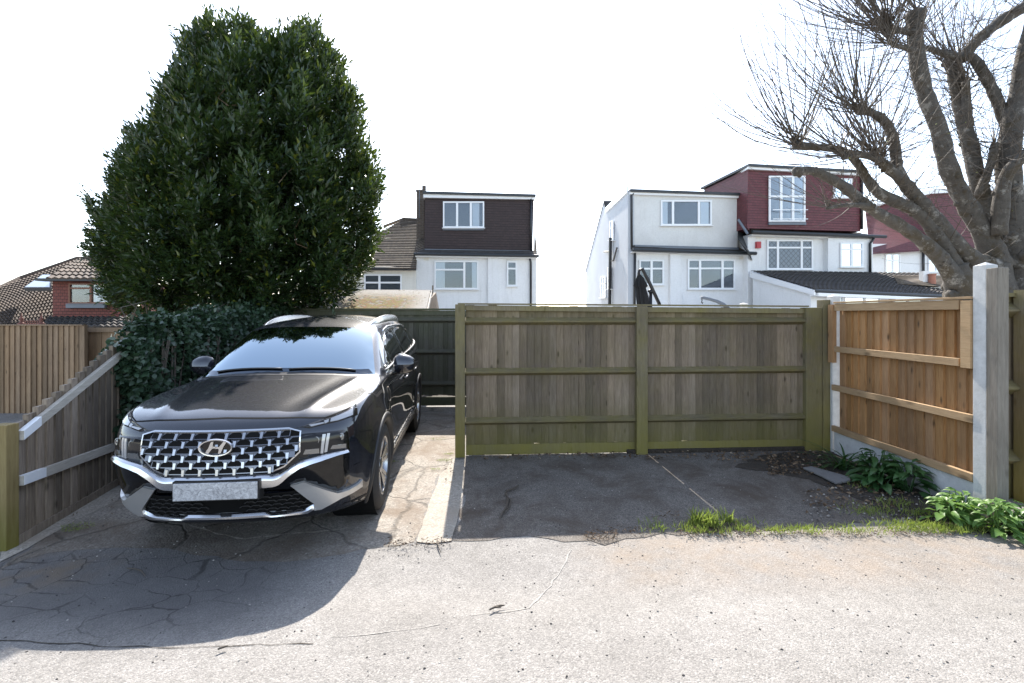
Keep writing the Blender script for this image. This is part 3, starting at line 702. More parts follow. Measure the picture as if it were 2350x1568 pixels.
# ------------------------------------------------------------------ GROUND
random.seed(7)
def m_ground(name, ca, cb, speck=1.0, dirt=None, cracks=0.0, kind='asphalt', damp=0.0):
    t = NT(name); pos = t.coord('World')
    n1 = t.noise(pos, 0.9, 5, 0.6); n2 = t.noise(pos, 9, 6, 0.7)
    col = t.mix(t.ramp(n1, [(0.3, 0), (0.7, 1)]), ca, cb)
    col = t.mix(t.math('MULTIPLY', t.ramp(n2, [(0.35, 0), (0.75, 1)]), 0.45), col, tuple(x * 0.62 for x in ca))
    v1 = t.n('TexVoronoi'); t.l(pos, v1.inputs['Vector']); v1.inputs['Scale'].default_value = 140 if kind == 'asphalt' else 70
    cell = t.n('SeparateColor'); t.l(v1.outputs['Color'], cell.inputs[0])
    stone = t.ramp(cell.outputs[0], [(0.0, 0.35), (0.25, 0.75), (0.7, 1.05), (1.0, 1.6)])
    mul = t.mix(speck, col, t.mix(1.0, col, stone, 'MULTIPLY'))
    edge = t.ramp(v1.outputs['Distance'], [(0.35, 1.0), (0.75, 0.5)])
    col = t.mix(0.7 * speck, mul, t.mix(1.0, mul, edge, 'MULTIPLY'))
    pit = t.ramp(t.voro(pos, 17.0), [(0.05, 1.0), (0.085, 0.0)])
    col = t.mix(t.math('MULTIPLY', pit, 0.8), col, (0.03, 0.03, 0.03))
    # fallen bits, pale grit
    grit = t.ramp(t.voro(t.coord('World', (1, 1, 1), (3.3, 1.7, 0)), 31.0), [(0.035, 1.0), (0.06, 0.0)])
    col = t.mix(t.math('MULTIPLY', grit, 0.55), col, (0.5, 0.47, 0.42))
    h = t.math('ADD', t.math('MULTIPLY', v1.outputs['Distance'], -1.0), t.math('MULTIPLY', n2, 0.8))
    if dirt:
        nd = t.noise(t.coord('World', (1, 1, 1), (5, 2, 0)), 1.6, 6, 0.7, 0.5)
        col = t.mix(t.ramp(nd, [(0.45, 0.0), (0.66, 0.9)]), col, dirt)
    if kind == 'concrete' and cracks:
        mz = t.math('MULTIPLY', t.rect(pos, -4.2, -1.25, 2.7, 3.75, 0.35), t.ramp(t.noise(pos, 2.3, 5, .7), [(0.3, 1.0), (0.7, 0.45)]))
        col = t.mix(t.math('MULTIPLY', mz, .85), col, (0.085, 0.066, 0.050))  # dirt ahead of the car, darkened further with shade put into the colour
    if cracks:
        wob = t.n('TexNoise'); t.l(pos, wob.inputs['Vector']); wob.inputs['Scale'].default_value = 3.5; wob.inputs['Detail'].default_value = 4
        va = t.n('VectorMath', operation='MULTIPLY_ADD'); t.l(wob.outputs['Color'], va.inputs[0]); va.inputs[1].default_value = (.22, .22, 0); t.l(pos, va.inputs[2])
        ed = t.voro(va.outputs[0], 3.6 if kind == 'asphalt' else 1.3, 'DISTANCE_TO_EDGE')
        ck = t.ramp(ed, [(0.006, 1.0), (0.022, 0.0)])
        if kind == 'asphalt':
            ms = t.math('MULTIPLY', t.rect(pos, .55, 4.2, 2.95, 3.7, 0.3), t.ramp(t.noise(pos, 3.1, 6, .7), [(0.35, 0.1), (0.65, 1)]))
            col = t.mix(t.math('MULTIPLY', ms, .5), col, (0.27, 0.20, 0.135))
            st_ = t.ramp(t.noise(t.coord('World', (1, .6, 1), (2, 7, 0)), 1.1, 5, .6, .8), [(0.53, 0.0), (0.62, 1.0)])
            col = t.mix(t.math('MULTIPLY', st_, .22), col, (0.15, 0.14, 0.13))
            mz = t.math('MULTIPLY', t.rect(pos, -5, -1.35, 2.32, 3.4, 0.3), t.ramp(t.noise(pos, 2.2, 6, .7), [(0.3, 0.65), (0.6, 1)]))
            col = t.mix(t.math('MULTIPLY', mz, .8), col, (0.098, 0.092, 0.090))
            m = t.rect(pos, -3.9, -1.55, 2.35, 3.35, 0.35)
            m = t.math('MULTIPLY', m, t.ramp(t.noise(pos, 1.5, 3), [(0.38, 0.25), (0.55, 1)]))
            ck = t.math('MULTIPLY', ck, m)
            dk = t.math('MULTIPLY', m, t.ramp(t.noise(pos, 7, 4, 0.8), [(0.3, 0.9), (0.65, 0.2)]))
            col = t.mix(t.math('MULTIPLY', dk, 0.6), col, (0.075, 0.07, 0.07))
            ml = t.math('MULTIPLY', t.rect(pos, -3.5, -2.7, 2.9, 3.25, 0.25), t.ramp(t.noise(pos, 4, 3), [(0.4, 0.0), (0.6, 1.0)]))
            col = t.mix(t.math('MULTIPLY', ml, 0.8), col, (0.15, 0.115, 0.08))
            h = t.math('ADD', h, t.math('MULTIPLY', m, t.math('MULTIPLY', t.noise(pos, 14, 4), 3.0)))
        col = t.mix(t.math('MULTIPLY', ck, cracks), col, (0.02, 0.018, 0.015))
        h = t.math('SUBTRACT', h, t.math('MULTIPLY', ck, 2.5))
    t.set(col, 0.88, t.bump(h, 0.55, 0.006)); t.b.inputs['Specular IOR Level'].default_value = 0.3
    return t.m
GM = {}
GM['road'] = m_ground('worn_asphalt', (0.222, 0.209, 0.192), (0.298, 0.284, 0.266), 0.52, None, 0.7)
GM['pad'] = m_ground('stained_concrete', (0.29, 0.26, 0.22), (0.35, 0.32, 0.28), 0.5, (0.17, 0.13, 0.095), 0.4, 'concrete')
GM['slab'] = m_ground('pale_concrete', (0.35, 0.315, 0.265), (0.40, 0.365, 0.315), 0.4, (0.30, 0.26, 0.21), 0.0, 'concrete')
GM['apron'] = m_ground('dark_asphalt', (0.150, 0.134, 0.117), (0.215, 0.193, 0.168), 0.8, (0.075, 0.058, 0.044), 0.0)
t = NT('soil'); p = t.coord('World'); n = t.noise(p, 14, 8, 0.75); n3 = t.noise(p, 60, 4, 0.8)
t.set(t.mix(t.ramp(n3, [(0.3, 0), (0.7, 1)]), t.mix(t.ramp(n, [(0.3, 0), (0.7, 1)]), (0.035, 0.026, 0.018), (0.11, 0.085, 0.06)), (0.02, 0.016, 0.012)), 0.95, t.bump(n, 1.0, 0.03)); GM['soil'] = t.m
GM['grass'] = m_ground('pale_bounce_ground', (0.44, 0.42, 0.38), (0.52, 0.50, 0.46), 0.4, None, 0.0, 'concrete')  # unseen garden ground, made pale to bounce light onto the house walls

def road_z(y):                                             # the lane rises gently towards the camera
    k = min(max(3.05 - y, 0), 6); return .13 * k * min(1, k / .5) if k < .5 else .13 * (k - .25) + .0325
mb = MB(); ys_ = [-12, -6, -3, 0, 1, 1.5, 2, 2.3, 2.5, 2.6, 2.7, 2.8, 2.9, 3.0, 3.1, 4, 8, 20, 100, 500]
mb.grid([[(x, y, road_z(y)) for x in (300, 20, 6, 0, -6, -20, -300)] for y in ys_])
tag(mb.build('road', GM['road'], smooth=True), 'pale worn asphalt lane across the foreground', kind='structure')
def sheet(name, pxs, z, mat, jit=0.03, label=None, step=0.12, jag=None):
    P = [G(*p) if len(p) == 2 else Vector((p[0], p[1], 0)) for p in pxs]; out = []
    for i in range(len(P)):
        a, b = P[i], P[(i + 1) % len(P)]; k = max(1, int((b - a).length / step))
        for j in range(k):
            q = a.lerp(b, j / k); out.append(q + Vector((random.uniform(-jit, jit), random.uniform(-jit, jit), 0)))
    mb = MB(); mb.add([(q.x, q.y, z) for q in out],
                      [tuple(range(len(out)))])
    o = mb.build(name, mat); bm = bmesh.new(); bm.from_mesh(o.data)
    for f in bm.faces:
        if len(f.verts) > 4 and f.normal.z < 0: f.normal_flip()
    bmesh.ops.triangulate(bm, faces=[f for f in bm.faces if len(f.verts) > 4]); bm.to_mesh(o.data); bm.free()
    return tag(o, label, kind='structure')
sheet('bounce_cut_ground', [(-9, 8.7, 0), (-.6, 8.7, 0), (-.6, 13, 0), (-9, 13, 0)], 0.008, GM['soil'], 0.05, step=1)  # unseen dark ground added to stop light bouncing up under the tree
sheet('garden_ground', [(-40, 8.72, 0), (-7.4, 8.72, 0), (-4.2, 8.72, 0), (-.6, 8.72, 0), (-.5, 6.0, 0), (4.0, 6.0, 0), (4.1, 4.3, 0), (30, 4.3, 0), (30, 60, 0), (-40, 60, 0)], 0.004, GM['grass'], 0.01, step=2)
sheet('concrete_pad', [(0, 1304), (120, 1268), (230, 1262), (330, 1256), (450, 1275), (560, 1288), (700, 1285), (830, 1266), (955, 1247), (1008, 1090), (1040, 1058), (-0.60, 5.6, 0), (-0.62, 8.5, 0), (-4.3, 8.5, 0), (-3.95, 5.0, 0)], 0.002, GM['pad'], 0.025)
sheet('concrete_strip', [(0, 1250), (0, 1292), (60, 1262), (170, 1196), (268, 1150), (284, 1110), (180, 1165), (50, 1225)], 0.006, GM['slab'], 0.012)
sheet('concrete_edging', [(957, 1245), (990, 1249), (1037, 1243), (1060, 1150), (1066, 1056), (1040, 1057), (1010, 1090), (983, 1165)], 0.008, GM['slab'], 0.008)
sheet('tarmac_apron', [(1037, 1243), (1120, 1236), (1200, 1232), (1300, 1242), (1390, 1247), (1480, 1232), (1600, 1222), (1760, 1216), (1900, 1212), (2080, 1190), (2180, 1150), (2100, 1100), (3.86, 5.0, 0), (3.86, 5.85, 0), (-0.64, 5.6, 0), (1060, 1150)], 0.004, GM['apron'], 0.04)
sheet('soil', [(1690, 1072), (1740, 1046), (1900, 1030), (3.95, 5.7, 0), (3.95, 3.75, 0), (4.6, 3.7, 0), (4.9, 3.4, 0), (2350, 1232), (2240, 1222), (2120, 1205), (2010, 1170), (1930, 1128), (1850, 1098), (1760, 1085)], 0.008, GM['soil'], 0.05)

GM['seam'] = m_ground('pale_joint', (0.31, 0.295, 0.275), (0.36, 0.345, 0.32), 0.3, None, 0.0)
def seam(pts, wd, label, mat):
    P = []; Q = [gr(G(*p)) for p in pts]; fine = []
    for a, b in zip(Q[:-1], Q[1:]):
        k = max(1, int((b - a).length / .06)); fine += [a.lerp(b, i / k) for i in range(k)]
    fine.append(Q[-1])
    for i, q in enumerate(fine):
        d = (fine[min(i + 1, len(fine) - 1)] - fine[max(i - 1, 0)]).normalized(); s_ = Vector((-d.y, d.x, 0)); w1 = wd * random.uniform(.15, .6); j = s_ * random.uniform(-.008, .008)
        P.append([Vector(((q + j + s_ * w1 * e).x, (q + j + s_ * w1 * e).y, road_z((q + j + s_ * w1 * e).y) + .003)) for e in (-1, 1)])
    mb = MB(); mb.grid(P); tag(mb.build('road_seam', mat), label, kind='structure')
def gr(p):                                                  # follow the sight line down to the sloping lane
    x, y = CX + F * p.x / p.y, HZ + F * EYE / p.y; q = p
    for _ in range(15): q = G(x, y, road_z(q.y))
    return q
seam([(1312, 1262), (1290, 1300), (1262, 1345), (1235, 1378), (1212, 1396), (1170, 1404), (1080, 1412)], .010, 'pale joint crossing the lane', GM['seam'])
seam([(1010, 1432), (960, 1442), (860, 1455), (760, 1462)], .006, 'thin pale joint in the lane', GM['seam'])
seam([(0, 1470), (120, 1476), (260, 1484), (420, 1487), (560, 1482), (720, 1478)], .007, 'dark open joint along the lane', GM['soil'])
seam([(430, 1204), (500, 1226), (560, 1238), (640, 1228), (720, 1222), (800, 1212)], .02, 'broken concrete edge under the car', GM['slab'])
# ------------------------------------------------------------------ FENCES
WD = {}
alg = (0.150, 0.130, 0.018)
WD['gate'] = m_wood('weathered_boards', (0.125, 0.096, 0.071), (0.225, 0.178, 0.135), (0.135, 0.120, 0.022), 0.22, var=.38, knot=.8, zlo=(0.05, 0.72), zhi=(1.5, 1.85))
WD['rail'] = m_wood('mossy_rail', (0.10, 0.082, 0.045), (0.17, 0.14, 0.085), (0.165, 0.138, 0.032), 0.6, horiz=True, knot=.3)
WD['post'] = m_wood('mossy_post', (0.135, 0.112, 0.070), (0.21, 0.178, 0.12), (0.20, 0.172, 0.03), 0.5, zlo=(0.0, 1.1), knot=.5)
WD['back'] = m_wood('grey_boards', (0.085, 0.078, 0.06), (0.135, 0.125, 0.10), (0.07, 0.08, 0.03), 0.5, zlo=(0, .6), zhi=(1.5, 1.8))
WD['orange'] = m_wood('new_orange_boards', (0.275, 0.148, 0.066), (0.41, 0.245, 0.12), None, knot=.75)
WD['orail'] = m_wood('new_pale_rail', (0.36, 0.23, 0.115), (0.48, 0.325, 0.18), None, horiz=True, knot=.6)
WD['tan'] = m_wood('tan_boards', (0.20, 0.135, 0.085), (0.31, 0.215, 0.135), None, knot=.7)
WD['left'] = m_wood('brown_grey_boards', (0.15, 0.115, 0.085), (0.29, 0.24, 0.19), None, knot=.7, var=.42)
WD['lrail'] = m_wood('pale_grey_rail', (0.36, 0.33, 0.285), (0.50, 0.465, 0.41), None, horiz=True, knot=.5)
WD['lpost'] = m_wood('yellow_green_post', (0.22, 0.155, 0.06), (0.30, 0.23, 0.10), (0.12, 0.12, 0.01), 0.08, zlo=(0.0, .4), knot=.3)
WD['wgrey'] = m_wood('weathered_grey_post', (0.17, 0.148, 0.12), (0.27, 0.24, 0.20), None, knot=.4)
t = NT('cast_concrete'); v = t.coord('World'); n = t.noise(v, 12, 6, 0.7); pr = t.ramp(t.voro(v, 42), [(0.08, 1.0), (0.16, 0.0)])
t.set(t.mix(t.math('MULTIPLY', pr, .5), t.mix(t.ramp(n, [(0.3, 0), (0.7, 1)]), (0.42, 0.42, 0.41), (0.56, 0.56, 0.55)), (0.3, 0.3, 0.3)), 0.9, t.bump(t.noise(v, 70, 4), .4, .004)); WD['conc'] = t.m
t = NT('galvanised_plate'); v = t.coord('World'); t.set(t.mix(t.noise(v, 15, 4), (0.74, 0.77, 0.80), (0.86, 0.87, 0.89)), 0.4, None, Metallic=0.1); WD['galv'] = t.m

class Line:
    """vertical plane through two ground points; u metres along, z up, n metres towards the viewer's side"""
    def __init__(s, a, b):
        s.a = Vector((a[0], a[1], 0)); s.b = Vector((b[0], b[1], 0)); s.L = (s.b - s.a).length; s.d = (s.b - s.a) / s.L
        s.n = Vector((s.d.y, -s.d.x, 0))
        if s.n.dot(-s.a) < 0: s.n = -s.n
    def P(s, u, z, n=0.0): return s.a + s.d * u + s.n * n + Vector((0, 0, z))
    def upx(s, x):                                          # u where the photo column x meets the line
        k = (x - CX) / F; return (k * s.a.y - s.a.x) / (s.d.x - k * s.d.y)
    def box(s, mb, u0, u1, z0, z1, n0, n1, mi=0, z0b=None, z1b=None):
        z0b = z0 if z0b is None else z0b; z1b = z1 if z1b is None else z1b
        mb.hexa([s.P(u0, z0, n1), s.P(u1, z0b, n1), s.P(u1, z0b, n0), s.P(u0, z0, n0), s.P(u0, z1, n1), s.P(u1, z1b, n1), s.P(u1, z1b, n0), s.P(u0, z1, n0)], mi)
    def boards(s, mb, u0, u1, z0, z1, bw=0.09, n0=-0.02, th=0.014, z1b=None, z0b=None, jz=0.006, step=0.008, flip=1):
        k = max(1, round((u1 - u0) / bw)); w_ = (u1 - u0) / k
        for i in range(k):
            a, b = u0 + i * w_, u0 + (i + 1) * w_ + 0.012
            if i == k - 1: b = u1
            za = z1 if z1b is None else z1 + (z1b - z1) * (i + .5) / k
            zb = z0 if z0b is None else z0 + (z0b - z0) * (i + .5) / k
            j1, j2 = random.uniform(-jz, jz), random.uniform(-jz, jz); e = random.uniform(-.0015, .0015)
            na, nb = (n0 + e, n0 + step + e) if flip > 0 else (n0 + step + e, n0 + e)
            bk = n0 - .004 + e; mb.hexa([s.P(a, zb + j1, na + th * .5), s.P(b, zb + j1, nb + th), s.P(b, zb + j1, bk), s.P(a, zb + j1, bk), s.P(a, za + j2, na + th * .5), s.P(b, za + j2, nb + th), s.P(b, za + j2, bk), s.P(a, za + j2, bk)])
    def arris(s, mb, u0, u1, z, n0, r=0.045, z2=None):       # triangular rail, ridge towards the viewer
        z2 = z if z2 is None else z2
        A = [s.P(u0, z + r, n0), s.P(u0, z - r, n0), s.P(u0, z + .006, n0 + r * 1.25), s.P(u0, z - .012, n0 + r * 1.25)]
        B = [s.P(u1, z2 + r, n0), s.P(u1, z2 - r, n0), s.P(u1, z2 + .006, n0 + r * 1.25), s.P(u1, z2 - .012, n0 + r * 1.25)]
        mb.add(A + B, [(0, 2, 6, 4), (2, 3, 7, 6), (3, 1, 5, 7), (1, 0, 4, 5), (0, 1, 3, 2), (4, 6, 7, 5)])

# the mossy screen fence in the middle
ga = (-0.66, 5.56); gb = (3.87, 5.84); L = Line(ga, gb)
fr = thing('closeboard_fence', 'mossy green wooden fence screen of two bays in the middle', 'fence', (1.6, 5.68, 0))
u1, u2, u3, u4 = L.upx(1067), L.upx(1457), L.upx(1482), L.upx(1843)
for (a, b, zt, na, nb) in ((L.upx(1045), u1, 1.80, -.055, .05), (u2, u3, 1.775, -.045, .075), (u4, L.upx(1879), 1.765, -.06, .06)):
    mb = MB(); L.box(mb, a, b, 0, zt, na, nb); mb.build('post', WD['post'], fr, bevel=.005)
for (a, b, za, zb) in ((u1 + .012, u2 + .004, 1.785, 1.765), (u3 + .007, u4 + .002, 1.765, 1.748)):
    mb = MB(); L.boards(mb, a, b, .129, za, .088, -.03, .014, z1b=zb, jz=.012); mb.build('board_panel', WD['gate'], fr)
    for z in (1.60, 1.00, .415):
        mb = MB(); L.arris(mb, a - .02, b + .02 + (.03 if z > 1.5 else 0), z, -.012); mb.build('rail', WD['rail'], fr)
    mb = MB(); L.box(mb, a - .01, b + .01, za - .055, za + .005, .0, .022, z0b=zb - .055, z1b=zb + .005); mb.build('top_rail', WD['post'], fr)
    mb = MB(); L.box(mb, a, b, .012, .135, -.034, -.006); mb.build('gravel_board', WD['post'], fr)
mb = MB(); L.box(mb, L.upx(1047) + .02, u4 + .05, 1.797, 1.815, -.05, .04, z0b=1.772, z1b=1.79); mb.build('capping', WD['post'], fr)
mb = MB(); L.box(mb, u2 - .1, u4 + .05, 0.0, .05, -.004, .03); mb.build('damp_plinth', GM['soil'], fr)

# corner posts at the right end
o = thing('fence_post', 'dark brown wooden corner post between green screen and orange fence', 'post', (3.88, 5.8, 0))
mb = MB(); a = L.upx(1880) + .004; L.box(mb, a, a + .115, 0, 1.86, -.05, .07); mb.build('post', WD['post'], o, bevel=.004)
cp = MB(); x0 = 3.905; cp.box(x0, x0 + .10, 5.735, 5.84, 0, 1.90); cp.add([(x0, 5.735, 1.9), (x0 + .1, 5.735, 1.9), (x0 + .1, 5.84, 1.9), (x0, 5.84, 1.9), (x0 + .05, 5.787, 1.93)], [(0, 1, 4), (1, 2, 4), (2, 3, 4), (3, 0, 4)])
# (the concrete post at the far end belongs to the orange fence)
OF = thing('panel_fence', 'new orange closeboard fence panel on a concrete gravel board', 'fence', (3.9, 4.8, 0))
cp.build('concrete_post', WD['conc'], OF, bevel=.004)
L2 = Line((3.90, 5.70), (3.90, 3.955)); U = L2.L
mb = MB(); L2.boards(mb, .06, U, .27, 1.77, .104, -.034, .012, step=.018, jz=.002, flip=1); mb.build('board_panel', WD['orange'], OF)
for z, h in ((1.765, .085), (1.265, .068), (.80, .068), (.305, .068)):
    mb = MB(); L2.box(mb, .0 if z < 1.3 else .05, U - (.0 if z < 1.2 else .12), z - h / 2, z + h / 2, -.005, .034); mb.build('rail', WD['orail'], OF, bevel=.003)
mb = MB(); L2.box(mb, .05, U, 1.812, 1.832, -.035, .045); mb.build('capping', WD['orail'], OF, bevel=.002)
mb = MB(); L2.box(mb, U - .092, U - .005, 1.225, 1.80, -.003, .045); mb.build('cover_strip', WD['orail'], OF)
mb = MB(); L2.box(mb, -.035, .045, 1.10, 1.80, .0, .05); mb.build('cover_strip', WD['orange'], OF)
mb = MB(); L2.box(mb, .02, U, 0, .262, -.04, .012); mb.build('gravel_board', WD['conc'], OF)
cp = MB(); cp.box(3.872, 3.972, 3.845, 3.955, 0, 2.085); cp.add([(3.872, 3.845, 2.085), (3.972, 3.845, 2.085), (3.972, 3.955, 2.085), (3.872, 3.955, 2.085), (3.922, 3.90, 2.115)], [(0, 1, 4), (1, 2, 4), (2, 3, 4), (3, 0, 4)])
cp.build('concrete_post', WD['conc'], OF, bevel=.004)
o = thing('fence_post', 'tall weathered timber post fixed to the pale concrete post', 'post', (3.91, 3.79, 0))
mb = MB(); mb.box(3.866, 3.956, 3.745, 3.838, 0, 2.055); mb.build('post', [WD['wgrey']], o, bevel=.006)
# green fence at the right edge
RF = thing('closeboard_fence', 'green mossy fence behind the tall posts at the right edge', 'fence', (5.5, 4.2, 0))
L3 = Line((4.45, 4.30), (7.2, 4.30))
mb = MB(); L3.boards(mb, .0, 2.7, .0, 1.84, .09, -.02); mb.build('board_panel', WD['gate'], RF)
for z in (1.72, 1.02, .38):
    mb = MB(); L3.arris(mb, -.04, 2.7, z, .0, .07); mb.build('rail', WD['rail'], RF)
mb = MB(); L3.box(mb, .0, 2.7, 1.84, 1.875, -.04, .05); mb.build('capping', WD['post'], RF)
mb = MB(); L3.box(mb, .10, .22, 0, 1.90, .03, .13); mb.build('post', WD['post'], RF)

# fence behind the car
BF = thing('closeboard_fence', 'shaded grey-green fence behind the parked car', 'fence', (-2.4, 8.6, 0))
L4 = Line((-4.25, 8.57), (-0.55, 8.57))
mb = MB(); L4.boards(mb, .1, L4.L, .20, 1.74, .09, -.02, jz=.014); mb.build('board_panel', WD['back'], BF)
for z in (1.58, 1.00, .42):
    mb = MB(); L4.arris(mb, .05, L4.L, z, .0, .05); mb.build('rail', WD['back'], BF)
mb = MB(); L4.box(mb, .03, L4.L, 1.755, 1.79, -.03, .04); mb.build('capping', WD['back'], BF)
mb = MB(); L4.box(mb, .1, L4.L, 1.67, 1.75, .0, .02); mb.build('top_rail', WD['back'], BF)
mb = MB(); L4.box(mb, .1, L4.L, .03, .18, -.02, .01); mb.build('gravel_board', WD['back'], BF)
for x in (655, 888):
    u = L4.upx(x); mb = MB(); L4.box(mb, u - .06, u + .06, 0, 1.75, -.04, .07); mb.build('post', WD['back'], BF)
RT = thing('closeboard_fence', 'side return of the grey fence hidden behind the mossy screen', 'fence', (-.55, 7.1, 0))
L5 = Line((-0.50, 5.75), (-0.50, 8.5)); mb = MB(); L5.boards(mb, 0, L5.L, .05, 1.72, .09); mb.build('board_panel', WD['back'], RT)
mb = MB(); L5.box(mb, 0, L5.L, 1.72, 1.75, -.02, .03); mb.build('capping', WD['back'], RT)

# low sloping fence on the left with its plank rails
LF = thing('sloping_fence', 'brown fence with slanting top running back from left edge', 'fence', (-3.7, 4.2, 0))
L6 = Line((-3.59, 3.42), (-3.98, 5.1))
z_at = lambda u: .87 + .425 * u
mb = MB(); L6.boards(mb, 0, L6.L, .045, z_at(0), .095, -.03, .014, z1b=z_at(L6.L), step=.022, jz=.004, flip=-1); mb.build('board_panel', WD['left'], LF)
ue = L6.upx(312)
mb = MB(); L6.box(mb, -.0, ue, z_at(0) - .105, z_at(0) - .038, -.0, .035, z0b=z_at(ue) - .16, z1b=z_at(ue) - .093); mb.build('rail', WD['lrail'], LF)
zf = lambda u: .455 - .055 * u
mb = MB(); L6.box(mb, 0, 1.5, zf(0) - .02, zf(0) + .05, .0, .035, z0b=zf(1.5) - .02, z1b=zf(1.5) + .05); mb.build('rail', WD['lrail'], LF)
for (u0_, u1_, f0, dz) in ((0.0, .17, z_at, -.012), (ue - .22, ue, None, 0), (0, .22, zf, 0), (1.20, 1.42, zf, 0)):
    if f0 is z_at: za, zb, h = z_at(0) - .103, z_at(0) - .103 + (z_at(ue) - .055 - z_at(0)) * .17 / ue, .065
    elif f0 is None:
        k = (z_at(ue) - .16 - z_at(0) + .105) / ue; za, zb, h = z_at(0) - .105 + k * u0_, z_at(0) - .105 + k * u1_, .067
    else: za, zb, h = zf(u0_) - .018, zf(u1_) - .018, .066
    mb = MB(); L6.box(mb, u0_ + .002, u1_, za, za + h, .0355, .038, z0b=zb, z1b=zb + h); L6.box(mb, u0_ + .002, u1_, za + h, za + h + .003, -.002, .038, z0b=zb + h, z1b=zb + h + .003); mb.build('fixing_plate', WD['galv'], LF)
mb = MB(); L6.box(mb, 0, L6.L, .0, .07, -.01, .008); mb.build('gravel_board', WD['left'], LF)
o = thing('fence_post', 'stubby yellowish timber post at the left edge, green at foot', 'post', (-3.63, 3.36, 0))
mb = MB(); mb.box(-3.69, -3.575, 3.325, 3.415, 0, .895); mb.build('post', WD['lpost'], o, bevel=.005)
# garden fence beyond
GF = thing('closeboard_fence', 'tan closeboard garden fence behind the low sloping one', 'fence', (-8.7, 8.0, 0))
L7 = Line((-10.4, 8.0), (-7.36, 8.0)); mb = MB(); L7.boards(mb, 0, L7.L, .0, 1.49, .093, -.02, step=.016, jz=.003); mb.build('board_panel', WD['tan'], GF)
mb = MB(); L7.box(mb, 0, L7.L + .08, 1.49, 1.51, -.05, .03); mb.build('capping', WD['tan'], GF)
mb = MB(); L7.box(mb, L7.L - .02, L7.L + .09, 0, 1.5, -.06, -.0); mb.build('post', WD['tan'], GF)
G2 = thing('panel_fence', 'framed tan fence panel set back beside the tan fence', 'fence', (-6.7, 8.35, 0))
L8 = Line((-7.75, 8.3), (-5.6, 8.3)); mb = MB(); L8.boards(mb, 0.02, L8.L, .0, 1.44, .25, -.02, step=.006, jz=.001); mb.build('board_panel', WD['tan'], G2)
mb = MB(); L8.box(mb, 0, L8.L, 1.37, 1.45, .012, .04); L8.box(mb, 0, .12, 0, 1.369, .012, .04); mb.build('frame', WD['tan'], G2)
# ------------------------------------------------------------------ HOUSES
class Wall(Line):
    """vertical plane given by two photo columns and their depths"""
    def __init__(s, xa, Ya, xb, Yb):
        super().__init__(((xa - CX) / F * Ya, Ya), ((xb - CX) / F * Yb, Yb))
    def p(s, x, y, n=0.0):
        u = s.upx(x); q = s.a + s.d * u; z = EYE - (y - HZ) / F * q.y
        return q + s.n * n + Vector((0, 0, z))
    def slab(s, mb, pts, n0, n1, mi=0):
        a = [s.p(x, y, n1) for x, y in pts]; mb.prism(a, s.n * (n0 - n1), mi)
    def rect(s, mb, x0, y0, x1, y1, n0, n1, mi=0): s.slab(mb, [(x0, y0), (x1, y0), (x1, y1), (x0, y1)], n0, n1, mi)
HM = {}
def m_render_wall(name, a, b, bmp=.35):
    t = NT(name); v = t.coord('World'); big = t.noise(v, 0.55, 5, 0.65); fine = t.noise(v, 16, 5, 0.8)
    strk = t.noise(t.coord('World', (3, 3, .3)), 2.0, 5, .7)
    col = t.mix(t.ramp(big, [(0.35, 0), (0.7, 1)]), a, b)
    col = t.mix(t.math('MULTIPLY', t.ramp(fine, [(0.45, 0), (0.7, 1)]), .3), col, tuple(x * .72 for x in b))
    col = t.mix(t.math('MULTIPLY', t.ramp(strk, [(0.55, 0), (0.8, 1)]), .35), col, (.45, .44, .40))
    t.set(col, .9, t.bump(fine, bmp, .03)); return t.m
HM['white'] = m_render_wall('white_pebbledash', (.80, .80, .80), (.72, .72, .71))
HM['grey'] = m_render_wall('greyed_roughcast', (.68, .68, .66), (.56, .55, .53))
HM['gable'] = m_render_wall('shade_toned_render', (.50, .53, .56), (.44, .46, .49))  # white render with shade put into its colour, darker and bluer
HM['cream'] = m_render_wall('cream_render', (.78, .75, .68), (.70, .67, .60))
def m_tiles(name, a, b, cw=.17, ch=.10, rough=.8, dark=(.02, .018, .016), moss=None, metal=0):
    t = NT(name); p = t.sep(t.coord('World')); u = t.math('ADD', p[0], t.math('MULTIPLY', p[1], .83))
    v = t.comb(t.math('MULTIPLY', u, 1.0), p[2])
    br = t.n('TexBrick'); t.l(v, br.inputs['Vector']); br.inputs['Scale'].default_value = 1.0
    br.inputs['Brick Width'].default_value = cw; br.inputs['Row Height'].default_value = ch; br.inputs['Mortar Size'].default_value = .006
    br.inputs['Mortar Smooth'].default_value = .3; br.inputs['Color1'].default_value = (*a, 1); br.inputs['Color2'].default_value = (*b, 1); br.inputs['Mortar'].default_value = (*dark, 1); br.inputs['Bias'].default_value = 0
    col = t.mix(t.math('MULTIPLY', t.noise(t.coord('World'), 3, 5, .7), .5), br.outputs[0], tuple(x * .6 for x in a))
    if moss: col = t.mix(t.ramp(t.noise(t.coord('World'), 4.5, 6, .75), [(0.52, 0), (0.66, .85)]), col, moss)
    saw = t.math('FRACT', t.math('DIVIDE', p[2], ch))
    h = t.math('ADD', t.math('MULTIPLY', t.math('SUBTRACT', 1.0, saw), .6), t.math('MULTIPLY', br.outputs['Fac'], -1.0))
    t.set(col, rough, t.bump(h, .8, .018)); return t.m
HM['brown'] = m_tiles('dark_brown_tile_hanging', (.050, .030, .028), (.036, .022, .021), .16, .105, .7)
HM['red'] = m_tiles('red_tile_hanging', (.150, .036, .042), (.105, .024, .03), .16, .105, .6)
HM['redbrown'] = m_tiles('red_brown_tile_hanging', (.21, .066, .05), (.17, .05, .04), .11, .08, .8)
